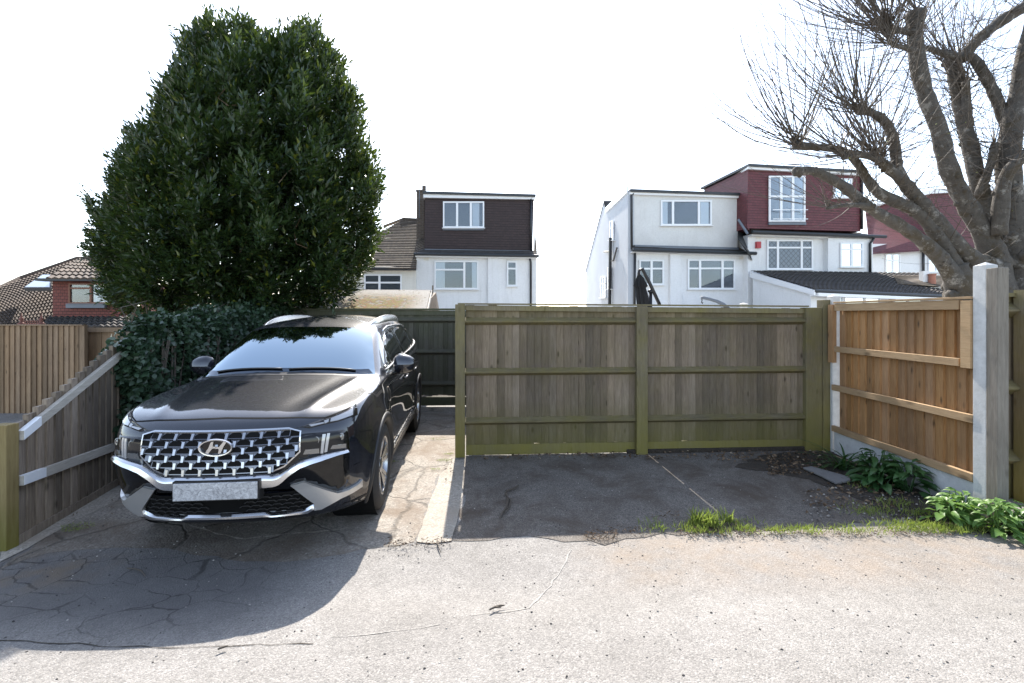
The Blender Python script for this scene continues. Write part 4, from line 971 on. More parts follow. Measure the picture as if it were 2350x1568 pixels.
def m_course(name, a, b, c, lich=None):
    t = NT(name); v = t.coord('World'); i = t.island(); n = t.noise(v, 2.2, 5, .7); m = t.noise(t.coord('World', (6, 3, 1)), 1.4, 2)
    col = t.mix(t.ramp(n, [(.3, 0), (.7, 1)]), a, b); col = t.mix(t.ramp(m, [(.4, 0), (.6, .6)]), col, c)
    if lich: col = t.mix(t.ramp(t.noise(v, 8, 6, .8), [(.55, 0), (.7, .8)]), col, lich)
    hs = t.n('HueSaturation'); t.l(col, hs.inputs['Color']); t.l(t.ramp(i, [(0, .7), (1, 1.3)]), hs.inputs['Value'])
    t.set(hs.outputs[0], .9, t.bump(n, .3, .02)); return t.m
HM['roofold'] = m_course('old_plain_tiles', (.085, .062, .045), (.15, .12, .085), (.055, .045, .038), (.20, .17, .11))
HM['roofdark'] = m_course('dark_concrete_tiles', (.040, .036, .034), (.065, .058, .054), (.03, .028, .027))
HM['roofbrown'] = m_course('brown_pantiles', (.058, .041, .031), (.095, .069, .050), (.05, .038, .03), (.13, .115, .09))
HM['lead'] = m_simple('lead_flashing', (.13, .15, .18), .5, .2, 3)
HM['upvc'] = m_simple('white_upvc', (.78, .79, .80), .35, .02)
HM['black'] = m_simple('black_plastic_pipe', (.018, .019, .022), .35, .1)
HM['gutter'] = m_simple('dark_gutter', (.026, .03, .034), .5, .25, 2)
HM['brownframe'] = m_simple('brown_window_frame', (.16, .06, .03), .5, .1)
HM['curtain'] = m_simple('pale_curtain', (.50, .56, .62), .9, .1, 30)
HM['room'] = m_simple('dim_room', (.10, .12, .15), .9, .3, 1)
HM['brick'] = m_tiles('brown_brick', (.13, .10, .075), (.09, .07, .055), .22, .075, .9, (.25, .23, .2))
HM['pot'] = m_simple('terracotta', (.35, .15, .10), .8, .15)
HM['alarm'] = m_simple('red_alarm_box', (.40, .02, .03), .4, .05)
HM['slab'] = m_simple('weathered_stone', (.16, .155, .15), .9, .3, 9, bump=.4)
t = NT('window_glass'); gl = t.n('BsdfGlossy'); gl.inputs['Roughness'].default_value = .02; gl.inputs['Color'].default_value = (.85, .93, 1, 1)
tr = t.n('BsdfTransparent'); mx = t.n('MixShader'); t.l(tr.outputs[0], mx.inputs[1]); t.l(gl.outputs[0], mx.inputs[2])
fz = t.n('Fresnel'); fz.inputs[0].default_value = 1.45; t.l(fz.outputs[0], mx.inputs[0]); t.l(mx.outputs[0], t.out.inputs[0]); HM['glass'] = t.m
t = NT('leaded_glass'); v = t.sep(t.coord('World'))
a_ = t.math('FRACT', t.math('MULTIPLY', t.math('ADD', v[0], v[2]), 4.6)); b_ = t.math('FRACT', t.math('MULTIPLY', t.math('SUBTRACT', v[0], v[2]), 4.6))
ln = t.math('MAXIMUM', t.math('LESS_THAN', a_, .13), t.math('LESS_THAN', b_, .13))
t.set(t.mix(ln, (.13, .16, .20), (.035, .04, .05)), .12); HM['leaded'] = t.m

def window(w, parent, x0, y0, x1, y1, cols, rows_=None, bar=3.2, curt=(), mat=None, glass='glass', sill=True, n=.0, name='window', fb=None, room='room'):
    """cols: inner mullion columns; rows_: list of (x_from, x_to, y) transoms; all in photo units"""
    fm = mat or HM['upvc']; b = bar
    mb = MB(); N0, N1 = n + .012, n + .07
    w.rect(mb, x0, y0, x1, y0 + b, N0, N1); w.rect(mb, x0, y1 - b, x1, y1, N0, N1)
    w.rect(mb, x0, y0 + b, x0 + b, y1 - b, N0, N1); w.rect(mb, x1 - b, y0 + b, x1, y1 - b, N0, N1)
    for c in cols: w.rect(mb, c - b * .75, y0 + b, c + b * .75, y1 - b, N0, N1 - .004)
    for (a, c, y) in (rows_ or []): w.rect(mb, a, y - b * .6, c, y + b * .6, N0, N1 - .008)
    f = mb.build(name, fm, parent)
    mb = MB(); w.rect(mb, x0 + b * .6, y0 + b * .6, x1 - b * .6, y1 - b * .6, n - .01, n + .006); mb.build('room_behind', HM[room], f)
    for (a, c) in curt:
        mb = MB(); k = 14; y0c, y1c = y0 + b, y1 - b; P = []
        for i in range(k + 1):
            x = a + (c - a) * i / k; q = .012 + .008 * (i % 2); P.append([w.p(x, y0c, n + q), w.p(x, y1c, n + q)])
        mb.grid(P); mb.build('curtain', HM['curtain'], f)
    mb = MB(); w.rect(mb, x0 + b * .8, y0 + b * .8, x1 - b * .8, y1 - b * .8, n + .026, n + .034); mb.build('pane', HM[glass], f)
    if sill: mb = MB(); w.rect(mb, x0 - 2, y1 + .2, x1 + 2, y1 + 2.0, n + .0, n + .12); mb.build('sill', HM['white'] if fm is HM['upvc'] else HM['lead'], f)
    return f
def courses(mb, A, B, Cc, D, n, th=.022, mi=0):
    """tile courses: A-B lower edge, D-C upper edge (left to right)"""
    A, B, Cc, D = map(Vector, (A, B, Cc, D)); N = (B - A).cross(D - A).normalized()
    if N.z < 0: N = -N
    for i in range(n):
        a, b = i / n, (i + 1) / n
        l0, l1 = A.lerp(D, a), B.lerp(Cc, a); u0, u1 = A.lerp(D, b), B.lerp(Cc, b)
        v = [l0 + N * th, l1 + N * th, u1 + N * .002, u0 + N * .002, l0, l1]
        mb.add(v, [(0, 1, 2, 3), (4, 5, 1, 0)], mi)
    mb.add([A, B, Cc, D], [(0, 1, 2, 3)], mi)
def wave_roof(lo0, lo1, up1, up0, n, m, mat, parent, name='roof', amp=.03):
    mb = MB(); N = (lo1 - lo0).cross(up0 - lo0).normalized(); N = N if N.z > 0 else -N
    for i in range(n):
        P = []
        for a, th in ((i / n, .05), ((i + 1) / n, .012)):
            r = []
            for k in range(m * 4 + 1):
                x = k / (m * 4); q = lo0.lerp(lo1, x).lerp(up0.lerp(up1, x), a); r.append(q + N * (th + amp * math.sin(k * math.pi / 2)))
            P.append(r)
        P.insert(0, [q - N * .05 for q in P[0]]); mb.grid(P)
    return mb.build(name, mat, parent)
def pipe(w, parent, pts, r=.045, n=.10, name='drainpipe', mat=None):
    mb = MB(); mb.tube([w.p(x, y, n) for x, y in pts], r, 8); return mb.build(name, mat or HM['black'], parent, smooth=True)
def gutter(w, parent, x0, y0, x1, y1, n=.28, r=.06):
    mb = MB(); a, b = w.p(x0, y0), w.p(x1, y1); mb.tube([a + w.n * n, b + w.n * n], r, 8); return mb.build('gutter', HM['gutter'], parent)

# --- house with the dark brown dormer
w = Wall(955, 19.0, 1232, 19.6); H = thing('house', 'white house with dark brown tiled dormer, left of the gap', 'house', (-1.5, 22, 0))
def slab_down(w, x0, x1, y, mat, parent, back=8.0, name='wall', n=0.0):
    mb = MB(); a, b = w.p(x0, y, n), w.p(x1, y, n); a0, b0 = Vector((a.x, a.y, 0)), Vector((b.x, b.y, 0)); bk = -w.n * back
    mb.hexa([a0, b0, b0 + bk, a0 + bk, a, b, b + bk, a + bk]); return mb.build(name, mat, parent)
slab_down(w, 955.5, 1231, 588, HM['white'], H)
w2 = Wall(955, 19.25, 1232, 19.85)
mb = MB(); a = [w2.p(975, 449), w2.p(1225, 454), w2.p(1222, 577), w2.p(974, 574)]; mb.prism(a, -w2.n * 4); mb.build('dormer', HM['brown'], H)
mb = MB(); w2.slab(mb, [(972, 446), (1227, 453), (1227, 459), (972, 455)], -.2, .12); mb.build('fascia', HM['upvc'], H)
mb = MB(); w2.slab(mb, [(971, 441.5), (1228, 448.5), (1228, 454), (971, 447)], -4, .2); mb.build('dormer_roof', HM['gutter'], H)
mb = MB(); courses(mb, w.p(952, 586, .28), w.p(1233, 590.5, .28), w2.p(1226, 575, .02), w2.p(968, 573, .02), 4); mb.build('eaves_roof', HM['roofdark'], H)
mb = MB(); w2.slab(mb, [(975, 572), (1222, 576), (1222, 581), (975, 578)], .0, .09); mb.build('flashing', HM['lead'], H)
mb = MB(); w.slab(mb, [(954, 587), (1232, 590.5), (1232, 594.5), (954, 591)], .0, .22); mb.build('fascia', HM['upvc'], H)
gutter(w, H, 951, 585, 1234, 589.5)
mb = MB(); rA, rB = w.p(953, 586, .2), w2.p(976, 575, .0)
# roof slope beside the dormer on its left, and the far right slice
q0 = W(952, 585, 19.0); q1 = W(976, 576, 19.3); q2 = W(976, 500, 22.3); q3 = W(963, 505, 22.2)
courses(mb, q0, q1, q2, q3, 22, .03); mb.build('roof', HM['roofold'], H)
mb = MB(); courses(mb, W(1225, 577, 19.7), W(1233, 589, 19.6), W(1228.5, 536, 21.5), W(1226, 535, 21.5), 12, .02); courses(mb, W(1226, 535, 21.5), W(1228.5, 536, 21.5), W(1226.6, 458, 24), W(1226, 458, 24), 12, .02)
mb.build('roof', HM['roofold'], H)
window(w2, H, 1016.7, 463.3, 1111, 523.5, [1049, 1080.5], curt=[(1084, 1100)], n=.0)
mb = MB(); w2.rect(mb, 1016, 525.5, 1111, 529, 0, .05); mb.build('flashing', HM['lead'], H)
window(w, H, 997, 599, 1097.5, 664, [1065.5], [(999, 1065, 619.5)], curt=[(1000, 1021), (1083, 1094)])
window(w, H, 1163, 600, 1186, 657, [], [(1163, 1186, 617)])
mb = MB(); w.rect(mb, 1119.5, 591, 1145.5, 700, 0, .12); mb.build('chimney_breast', HM['white'], H)
mb = MB(); w.rect(mb, 973, 592, 984, 598, 0, .015); mb.build('air_brick', HM['cream'], H)
pipe(w2, H, [(1218, 456), (1218, 580)], .045, .08); pipe(w, H, [(1215, 592), (1216, 597), (1217.5, 602), (1217.5, 705)], .045, .08)
mb = MB(); mb.box(-4.12, -3.78, 20.3, 20.9, 4.0, 6.98); mb.box(-4.15, -3.75, 20.27, 20.93, 6.98, 7.06); ch = mb.build('chimney', HM['brick'], H)
mb = MB(); mb.lathe([(.09, 7.06), (.09, 7.3), (.07, 7.3)], (-3.85, 20.6, 0), 'Z', 12); mb.build('chimney_pot', HM['brick'], ch)
o = thing('tv_aerial', 'thin television aerial on mast beside the brown dormer chimney', 'aerial', W(962.5, 500, 20.2))
mb = MB(); mb.tube([W(962.5, 500, 20.2), W(962.5, 396, 20.2)], .016, 6); mb.build('mast', HM['lead'], o)
mb = MB(); mb.tube([W(961, 397.5, 20.2), W(1003, 384, 20.2)], .012, 6)
for k in range(9):
    x, y = 966 + k * 4.3, 396 - k * 1.38; mb.tube([W(x, y, 20.0), W(x, y, 20.4)], .008, 5)
mb.build('boom', HM['lead'], o)

# --- its lower neighbour on the left
H = thing('house', 'cream house with mossy hipped roof, partly behind the evergreen', 'house', (-6.5, 22, 0))
w = Wall(840, 18.6, 955, 18.9)
slab_down(w, 760, 955, 619, HM['cream'], H)
mb = MB(); courses(mb, W(740, 616, 18.3), W(955.5, 616.5, 18.5), W(963, 505, 22.2), W(925, 503, 22.0), 30, .035); mb.build('roof', HM['roofold'], H)
mb = MB(); mb.tube([W(880, 520.5, 21.9), W(905, 511, 21.9), W(926, 502.5, 22), W(964, 504.5, 22.2)], .07, 8); mb.build('ridge_tiles', HM['roofold'], H)
mb = MB(); courses(mb, W(740, 616, 18.35), W(742, 616, 18.3), W(926, 503.5, 22), W(925, 503, 22), 2, .01); mb.build('hip', HM['roofold'], H)
gutter(w, H, 740, 616.5, 956, 617.5, .25)
mb = MB(); w.rect(mb, 760, 617, 955, 621, 0, .22); mb.build('fascia', HM['gutter'], H)
window(w, H, 836, 630, 922, 690, [871], [(838, 920, 649)])
mb = MB(); w.rect(mb, 936, 630, 947, 636.5, 0, .015); mb.build('air_brick', HM['cream'], H)

# --- white house with roughcast box dormer
w = Wall(1441, 19.0, 1722, 19.75); H = thing('house', 'white roughcast house with flat-roofed grey dormer and side gable', 'house', (6.5, 24, 0))
XS = (1441 - CX) / F * 19.0
mb = MB(); gp = [(19.0, 0), (19.0, 6.60), (23.4, 6.75), (23.9, 7.39), (29.7, 4.46), (29.7, 0)]
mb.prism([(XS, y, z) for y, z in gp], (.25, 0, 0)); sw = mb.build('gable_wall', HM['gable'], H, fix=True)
slab_down(w, 1446.5, 1716, 577, HM['white'], H, .5)
wd = Wall(1441, 19.02, 1722, 19.77)
mb = MB(); mb.prism([wd.p(1447, 442), wd.p(1694, 451), wd.p(1692.5, 569), wd.p(1449, 563)], (.0, 4.3, 0)); mb.build('dormer', HM['grey'], H)
mb = MB(); wd.slab(mb, [(1443, 441), (1699, 449.5), (1699, 456), (1444, 447.5)], -.1, .12); mb.build('fascia', HM['upvc'], H)
mb = MB(); mb.prism([wd.p(1442.5, 436.5, .2), wd.p(1705, 446, .2), wd.p(1705, 451.5, .2), wd.p(1443, 442.5, .2)], (.0, 4.5, .1)); mb.build('dormer_roof', HM['gutter'], H)
mb = MB(); mb.prism([(XS - .05, 19.0, 6.60), (XS - .05, 19.0, 6.86), (XS - .05, 23.4, 6.98), (XS - .05, 23.4, 6.72)], (.06, 0, 0)); mb.build('bargeboard', HM['upvc'], H, fix=True)
mb = MB(); mb.prism([(XS - .02, 23.4, 6.80), (XS - .02, 23.9, 7.46), (XS - .02, 29.9, 4.46), (XS - .02, 29.9, 4.36), (XS - .02, 23.9, 7.36), (XS - .02, 23.4, 6.74)], (5, 0, 0)); mb.build('roof', HM['roofdark'], H, fix=True)
mb = MB(); courses(mb, w.p(1443, 578, .3), w.p(1724, 583.5, .3), w.p(1694, 566, -.25), w.p(1449, 562, -.02), 5); mb.build('eaves_roof', HM['roofdark'], H)
mb = MB(); courses(mb, w.p(1692, 571, -.0), w.p(1722, 583, .25), w.p(1697, 548, -1.0), w.p(1692, 548, -1.0), 9, .03); mb.build('roof', HM['roofold'], H)
mb = MB(); wd.slab(mb, [(1455, 563), (1692, 569), (1692, 574), (1455, 569)], .0, .1); mb.build('flashing', HM['lead'], H)
gutter(w, H, 1445, 576, 1724, 584, .32, .07)
mb = MB(); w.slab(mb, [(1446, 579), (1716, 585), (1716, 587), (1446, 581.5)], 0, .2); mb.build('fascia', HM['upvc'], H)
window(wd, H, 1515.4, 460.6, 1631.8, 518, [1543, 1602.5], curt=[(1519, 1532), (1607, 1626)])
window(w, H, 1465.9, 597, 1522.3, 654, [1494], [(1468, 1520, 617)])
window(w, H, 1577, 596, 1685.3, 664, [1605, 1656.5], [(1579, 1684, 616.5)])
mb = MB(); w.rect(mb, 1535, 584, 1561, 712, 0, .13); mb.build('chimney_breast', HM['white'], H)
mb = MB(); w.rect(mb, 1697, 590.5, 1706, 595.5, 0, .015); mb.build('air_brick', HM['cream'], H)
pipe(wd, H, [(1452, 445), (1447.5, 450), (1448, 572)], .045, .08); pipe(w, H, [(1455, 582), (1454, 700)], .05, .1)
ws = Line((XS, 19.0), (XS, 29.7))
def side_pts(x, y, n=0.0):
    Y = F * XS / (x - CX); return Vector((XS - n, Y, EYE - (y - HZ) / F * Y))
mb = MB(); mb.tube([side_pts(1407, 546, .12), side_pts(1405, 700, .12)], .075, 8); mb.tube([side_pts(1407, 577, .12), side_pts(1392, 578, .12)], .05, 6); mb.tube([side_pts(1420, 569, .08), side_pts(1412, 598, .08), side_pts(1408, 599, .1)], .04, 6); mb.build('soil_pipe', HM['black'], H)
class SideWall(Wall):
    def p(s, x, y, n=0.0): return side_pts(x, y, n)
s_w = SideWall(1441, 19, 1380, 24.6); s_w.n = Vector((-1, 0, 0))
window(s_w, H, 1402, 507, 1410, 551, [], [(1402, 1410, 524)], bar=1.3, room='curtain')
window(s_w, H, 1397.5, 613, 1404.5, 663, [], [(1397.5, 1404.5, 630)], bar=1.3)
window(s_w, H, 1380.5, 635, 1392, 683, [1386], [(1380.5, 1392, 651)], bar=1.3, room='curtain')

# --- house with the red tiled dormer
w = Wall(1715.6, 19.4, 1992, 20.2); H = thing('house', 'white house with bright red tiled box dormer, glazed lean-to roof below', 'house', (12.5, 24, 0))
slab_down(w, 1716, 1991, 540, HM['white'], H)
wd = Wall(1716, 19.0, 1992, 19.8)
mb = MB(); mb.prism([wd.p(1716.5, 387), wd.p(1978, 401), wd.p(1975, 531), wd.p(1714.5, 524)], -wd.n * 3.2); mb.build('dormer', HM['red'], H)
XD = (1716.5 - CX) / F * 19.0 - .003
mb = MB(); zt_ = 7.55; mb.prism([(XD, 19.0, 7.55), (XD, 23.1, 7.64), (XD, 23.1, 5.3), (XD, 19.0, 5.1)], (.05, 0, 0)); mb.build('dormer_cheek', HM['red'], H, fix=True)
mb = MB(); mb.prism([(XD - .06, 18.85, 7.52), (XD - .06, 18.85, 7.72), (XD - .06, 23.2, 7.83), (XD - .06, 23.2, 7.64)], (.05, 0, 0)); mb.build('bargeboard', HM['upvc'], H, fix=True)
mb = MB(); wd.slab(mb, [(1714, 383), (1980, 398), (1980, 405), (1714, 390)], -.1, .12); mb.build('fascia', HM['upvc'], H)
mb = MB(); wd.slab(mb, [(1712, 379), (1984, 394.5), (1984, 400), (1712, 384.5)], -3.4, .2); mb.build('dormer_roof', HM['gutter'], H)
window(wd, H, 1762, 405, 1845, 510, [1790, 1817], [(1764, 1843, 452)], bar=3.4, n=.02, sill=False)
mb = MB(); wd.rect(mb, 1762, 511, 1847, 517, 0, .08); mb.build('flashing', HM['lead'], H)
mb = MB(); wd.rect(mb, 1764, 484, 1843, 485.5, .25, .27); wd.rect(mb, 1764, 505, 1843, 506.5, .25, .27); mb.build('balcony_rail', HM['upvc'], H)
window(wd, H, 1911, 411, 1953, 455, [1932], bar=3)
mb = MB(); courses(mb, w.p(1713, 541, .38), w.p(2014, 549, .38), w.p(1976, 530, -.3), w.p(1714, 525, .2), 5); mb.build('eaves_roof', HM['roofdark'], H)
gutter(w, H, 1712, 536.5, 2013, 547, .40, .07)
mb = MB(); w.slab(mb, [(1716, 540), (1992, 548), (1992, 552), (1716, 543)], 0, .25); mb.build('fascia', HM['upvc'], H)
mb = MB(); w.rect(mb, 1889.5, 546, 1991, 700, 0, .25); mb.build('bay', HM['white'], H)
mb = MB(); courses(mb, W(1693, 548, 18.95), W(1722, 585, 18.9), W(1727, 600, 19.5), W(1697, 480, 21.5), 2, .01); mb.build('party_wall', HM['gutter'], H)
mb = MB(); mb.tube([W(1694, 504, 19.2), W(1716, 537, 18.9)], .05, 6); mb.build('verge', HM['lead'], H)
window(w, H, 1758.3, 551.4, 1863.3, 619, [1783, 1837.5], [(1760, 1862, 569)], glass='leaded')
window(w, H, 1914.9, 559.3, 1967, 615, [1941], [(1917, 1966, 575)], n=.25)
mb = MB(); w.rect(mb, 1733, 555.5, 1742.5, 570.4, 0, .12); mb.build('alarm_box', HM['alarm'], H)
mb = MB(); w.rect(mb, 1735, 543.5, 1745, 548, 0, .015); mb.build('air_brick', HM['cream'], H)
pipe(w, H, [(1990, 548), (1988, 553), (1981, 562), (1981, 626)], .05, .33)
pipe(wd, H, [(1975.5, 402), (1975.5, 527)], .05, .05)
# lean-to extension
mb = MB(); eL, eR = W(1865, 664, 15.0), W(2173, 677.5, 17.2); tL, tR = W(1722, 622.6, 19.2), W(1992, 625, 19.9)
ER = wave_roof(eL, eR, tR + Vector((2.6, .4, 0)), tL, 15, 34, HM['roofdark'], H, 'lean_to_roof', .022)
n_ = 60
mb = MB(); mb.tube([eL + Vector((0, -.08, -.05)), eR + Vector((0, -.08, -.05))], .06, 8); mb.build('gutter', HM['gutter'], H)
mb = MB(); mb.prism([tL + Vector((-.02, 0, -.01)), eL + Vector((-.02, -.1, -.03)), eL + Vector((-.02, -.1, -.20)), tL + Vector((-.02, 0, -.26))], (.05, 0, 0)); mb.build('bargeboard', HM['upvc'], H, fix=True)
mb = MB(); d = (eR - eL); d.z = 0; eLw, eRw = eL + Vector((.1, .25, -.15)), eR + Vector((-.1, .25, -.15)); tl, tr_ = tL + Vector((.1, 0, -.15)), tR + Vector((2.4, .4, -.15))
f0 = lambda v: Vector((v.x, v.y, 0)); mb.hexa([f0(eLw), f0(eRw), f0(tr_), f0(tl), eLw, eRw, tr_, tl]); mb.build('lean_to_wall', HM['white'], H)
mb = MB(); mb.bar(eL + Vector((0.05, .0, -.17)), eR + Vector((-.05, .0, -.17)), .3, .10); mb.build('soffit', HM['upvc'], H)
we = Wall(1868, 15.22, 2172, 17.42)
window(we, H, 1932, 679, 2016, 705, [1980], bar=2.5, sill=False, n=.02); window(we, H, 1908, 679, 1930, 705, [], bar=2, sill=False, n=.02); window(we, H, 2046, 682, 2113, 705, [2079], bar=2.5, sill=False, n=.02)
for xa, xb in ((1816, 1880), (1918, 1995)):
    N = (eR - eL).cross(tL - eL).normalized(); N = N if N.z > 0 else -N
    def onr(x, y, off=.06):
        o_ = Vector((0, 0, EYE)); dd = Vector(((x - CX) / F, 1, -(y - HZ) / F)); k = (eL - o_).dot(N) / dd.dot(N); return o_ + dd * k + N * off
    P = [onr(xa, 628.5), onr(xb - 12, 628.5), onr(xb + 14, 637), onr(xa + 24, 637)]
    mb = MB(); mb.prism(P, -N * .07); f = mb.build('skylight', HM['gutter'], H)
    cN = sum(P, Vector()) / 4; mb = MB(); mb.prism([cN + (q - cN) * .82 + N * .012 for q in P], -N * .01); mb.build('pane', HM['glass'], f)
    mb = MB(); mb.prism([cN + (q - cN) * .82 + N * .001 for q in P], -N * .0005); mb.build('blind', HM['curtain'], f)
mb = MB(); p0 = we.p(2040, 681, .1); mb.lathe([(.02, 0), (.09, .03), (.11, .12), (.03, .2)], p0 - Vector((0, 0, .15)), 'Z', 10); mb.bar(p0 + Vector((-.3, 0, .02)), p0 + Vector((.15, 0, -.02)), .04, .04)
o = mb.build('wall_lamp', HM['black'], H)

# --- farther red roofed house behind the bare tree
H = thing('house', 'farther white house with red roof glimpsed behind the bare tree', 'house', (22, 28, 0))
w = Wall(1990, 23.0, 2350, 25.5)
slab_down(w, 1985, 2500, 560, HM['white'], H, 7)
mb = MB(); courses(mb, w.p(1978, 586, .4), w.p(2520, 553, .4), W(2520, 418, 28), W(1985, 480, 27), 34, .03); mb.build('roof', HM['red'], H)
w3 = Wall(2130, 23.6, 2500, 26)
mb = MB(); mb.prism([w3.p(2135, 445), w3.p(2500, 425), w3.p(2500, 545), w3.p(2135, 560)], -w3.n * 3); mb.build('dormer', HM['red'], H)
mb = MB(); w3.slab(mb, [(2130, 437), (2500, 417), (2500, 427), (2130, 446)], -3, .15); mb.build('fascia', HM['upvc'], H)
window(w3, H, 2222, 440, 2244, 476, [2233], bar=2.5, sill=False); window(w3, H, 2328, 436, 2375, 485, [2350], bar=2.5, sill=False)
window(w, H, 2030, 583, 2064, 631, [2047], [(2031, 2063, 598)], bar=2.4); window(w, H, 2128, 590, 2165, 625, [2146], bar=2.4)
pipe(w, H, [(2114, 566), (2114, 640)], .06, .1)
o = thing('extension', 'small tiled outbuilding roof with block and terracotta pot', 'outbuilding', (15.5, 18.5, 0))
mb = MB(); courses(mb, W(2060, 652, 17.8), W(2180, 660, 17.8), W(2160, 632, 19.4), W(2050, 632, 19.4), 9, .03); mb.build('roof', HM['roofold'], o)
mb = MB(); a = W(2060, 652, 17.9); b = W(2178, 660, 17.9); mb.box(a.x, b.x, 17.9, 19.6, 0, a.z - .12); mb.build('wall', HM['white'], o)
mb = MB(); a, b = W(2119, 650, 18.3), W(2132, 622, 18.3); mb.box(a.x, b.x, 18.3, 18.5, a.z - .2, b.z); mb.build('vent_block', HM['white'], o)
mb = MB(); a, b = W(2139, 656, 18.2), W(2139, 629, 18.2); mb.lathe([(.13, a.z - .2), (.11, b.z - .06), (.135, b.z - .04), (.135, b.z), (.08, b.z)], (a.x, 18.2, 0), 'Z', 14); mb.build('chimney_pot', HM['pot'], o)

# --- bungalow at the far left
H = thing('bungalow', 'brown tiled bungalow roof with small red dormer at far left', 'house', (-14, 16, 0))
A_, B_ = W(-60, 760, 12.0), W(330, 760, 12.6); D_, C_ = W(45, 640, 16.0), W(330, 560, 16.6)
wave_roof(W(-90, 775, 11.8), W(125, 775, 11.8), W(190, 592, 17.2), W(-30, 672, 14.6), 24, 26, HM['roofbrown'], H)
wave_roof(W(125, 775, 11.8), W(340, 775, 11.8), W(330, 596, 17.2), W(178, 594, 17.2), 24, 26, HM['roofbrown'], H, amp=.012)
mb = MB(); mb.tube([W(-30, 676, 14.6), W(45, 640.5, 15.8), W(178, 594, 17.2), W(330, 596, 17.2)], .09, 8); mb.build('ridge_tiles', HM['roofbrown'], H)
mb = MB(); mb.box(-17, -8.6, 12.2, 17, 0, 1.1); mb.build('wall', HM['redbrown'], H)
wb = Wall(118, 12.3, 300, 12.5)
mb = MB(); mb.prism([wb.p(121, 646), wb.p(300, 646), wb.p(300, 727), wb.p(121, 727)], -wb.n * 3); mb.build('dormer', HM['redbrown'], H)
mb = MB(); wb.rect(mb, 105, 641, 306, 646.5, 0, .32); mb.build('fascia', HM['gutter'], H)
wave_roof(W(106, 641.5, 12.0), W(306, 641.5, 12.2), W(250, 604, 14.6), W(176, 598, 14.6), 6, 12, HM['roofbrown'], H, 'dormer_roof', .02)
window(wb, H, 162, 651, 256, 697, [212], [(164, 212, 662)], bar=3, mat=HM['brownframe'], curt=[(216, 252)])
mb = MB(); wb.rect(mb, 158, 699, 246, 707, 0, .1); mb.build('flashing', HM['lead'], H)
wave_roof(W(96, 752, 11.3), W(300, 752, 11.5), W(300, 727, 12.25), W(112, 727, 12.25), 4, 14, HM['roofdark'], H, 'lower_roof', .02)
P = [W(61, 677.5, 13.2), W(121.5, 677.5, 13.2), W(121.5, 646, 14.4), W(104, 646, 14.4)]; N = (P[1] - P[0]).cross(P[3] - P[0]).normalized(); N = N if N.z > 0 else -N
mb = MB(); mb.prism([p + N * .22 for p in P], -N * .1); f = mb.build('skylight', HM['gutter'], H)
cN = sum(P, Vector()) / 4; mb = MB(); mb.prism([cN + (p - cN) * .93 + N * .226 for p in P], -N * .004)
t = NT('skylight_glass'); t.set((.20, .24, .28), .04); t.b.inputs['IOR'].default_value = 2.2; mb.build('pane', t.m, f)

# terracotta ridge spikes seen over the garden fence
SM = m_simple('rust_red_ridge', (.17, .07, .055), .8, .2)
fin = None
for i, x in enumerate((49, 95)):
    lab = ('left rust red ridge spike above the tan fence', 'right rust red ridge spike above the tan fence')[i]
    b = W(x, 748, 9.3); o = thing('ridge_finial', lab, 'finial', b, 0, 'rust red ridge spikes above the garden fence')
    mb = MB(); mb.lathe([(.05, -.4), (.05, .02), (.07, .04), (.035, .06), (.02, .10), (.045, .13), (.02, .16), (.01, .20), (.003, .27)], b, 'Z', 10); mb.build('spike', SM, o, smooth=True)
o = thing('ridge_crest', 'low rust red ornamental ridge crest between the two spikes', 'ridge', W(72, 748, 9.3))
mb = MB()
for k in range(7):
    c = W(55 + k * 5.6, 740, 9.3); mb.tube([c + Vector((.03 * math.cos(q * math.pi / 4), 0, .03 * math.sin(q * math.pi / 4))) for q in range(9)], .008, 5, cap=False)
mb.tube([W(50, 746, 9.3), W(95, 746, 9.3)], .02, 6); mb.build('crest', SM, o)
o = thing('summerhouse', 'low grey roof under the rust red ridge crest', 'summerhouse', (-8.8, 9.5, 0))
mb = MB(); a = W(30, 749, 9.1); b = W(118, 749, 9.1); rz = W(72, 746.5, 9.3).z; mb.add([(a.x - 1, 8.6, 1.0), (b.x + .4, 8.6, 1.0), (b.x, 9.3, rz), (a.x, 9.3, rz), (a.x - 1, 10, 1.0), (b.x + .4, 10, 1.0)], [(0, 1, 2, 3), (3, 2, 5, 4), (0, 3, 4), (1, 5, 2)]); mb.build('roof', HM['lead'], o)
mb = MB(); mb.box(a.x - .9, b.x + .3, 8.7, 9.9, 0, .99); mb.build('wall', WD['tan'], o)

# ------------------------------------------------------------------ shed, parasol, swing arm, far post
o = thing('garden_shed', 'garden shed with mossy grey felt roof over the back fence', 'shed', (-2.6, 10.5, 0))
t = NT('mossy_felt'); v = t.coord('World'); n = t.noise(v, 30, 5, .8); m = t.noise(v, 7, 5, .75)
gx = t.rect(v, -3.45, -2.05, 9.0, 10.2, .35); xg = t.math('MULTIPLY', t.ramp(m, [(0.36, 0), (0.50, 1)]), gx)
dots = t.math('MULTIPLY', t.ramp(t.voro(v, 9), [(0.17, 1), (0.28, 0)]), t.ramp(t.noise(v, 2, 3), [(.42, 0), (.5, 1)]))
col = t.mix(t.ramp(n, [(.3, 0), (.7, 1)]), (.24, .225, .20), (.36, .34, .31))
col = t.mix(t.math('MULTIPLY', dots, .8), col, (.07, .055, .025))
mcol = t.mix(t.ramp(t.noise(v, 16, 4), [(.4, 0), (.6, 1)]), (.13, .125, .012), (.17, .065, .015))
col = t.mix(xg, col, mcol); t.set(col, .95, t.bump(t.math('ADD', n, t.math('MULTIPLY', xg, 2.0)), .7, .03)); felt = t.m
sA, sB = W(690, 712, 9.3), W(979, 708, 9.3); sC, sD = W(988, 665.5, 10.6), W(735, 664.5, 10.6)
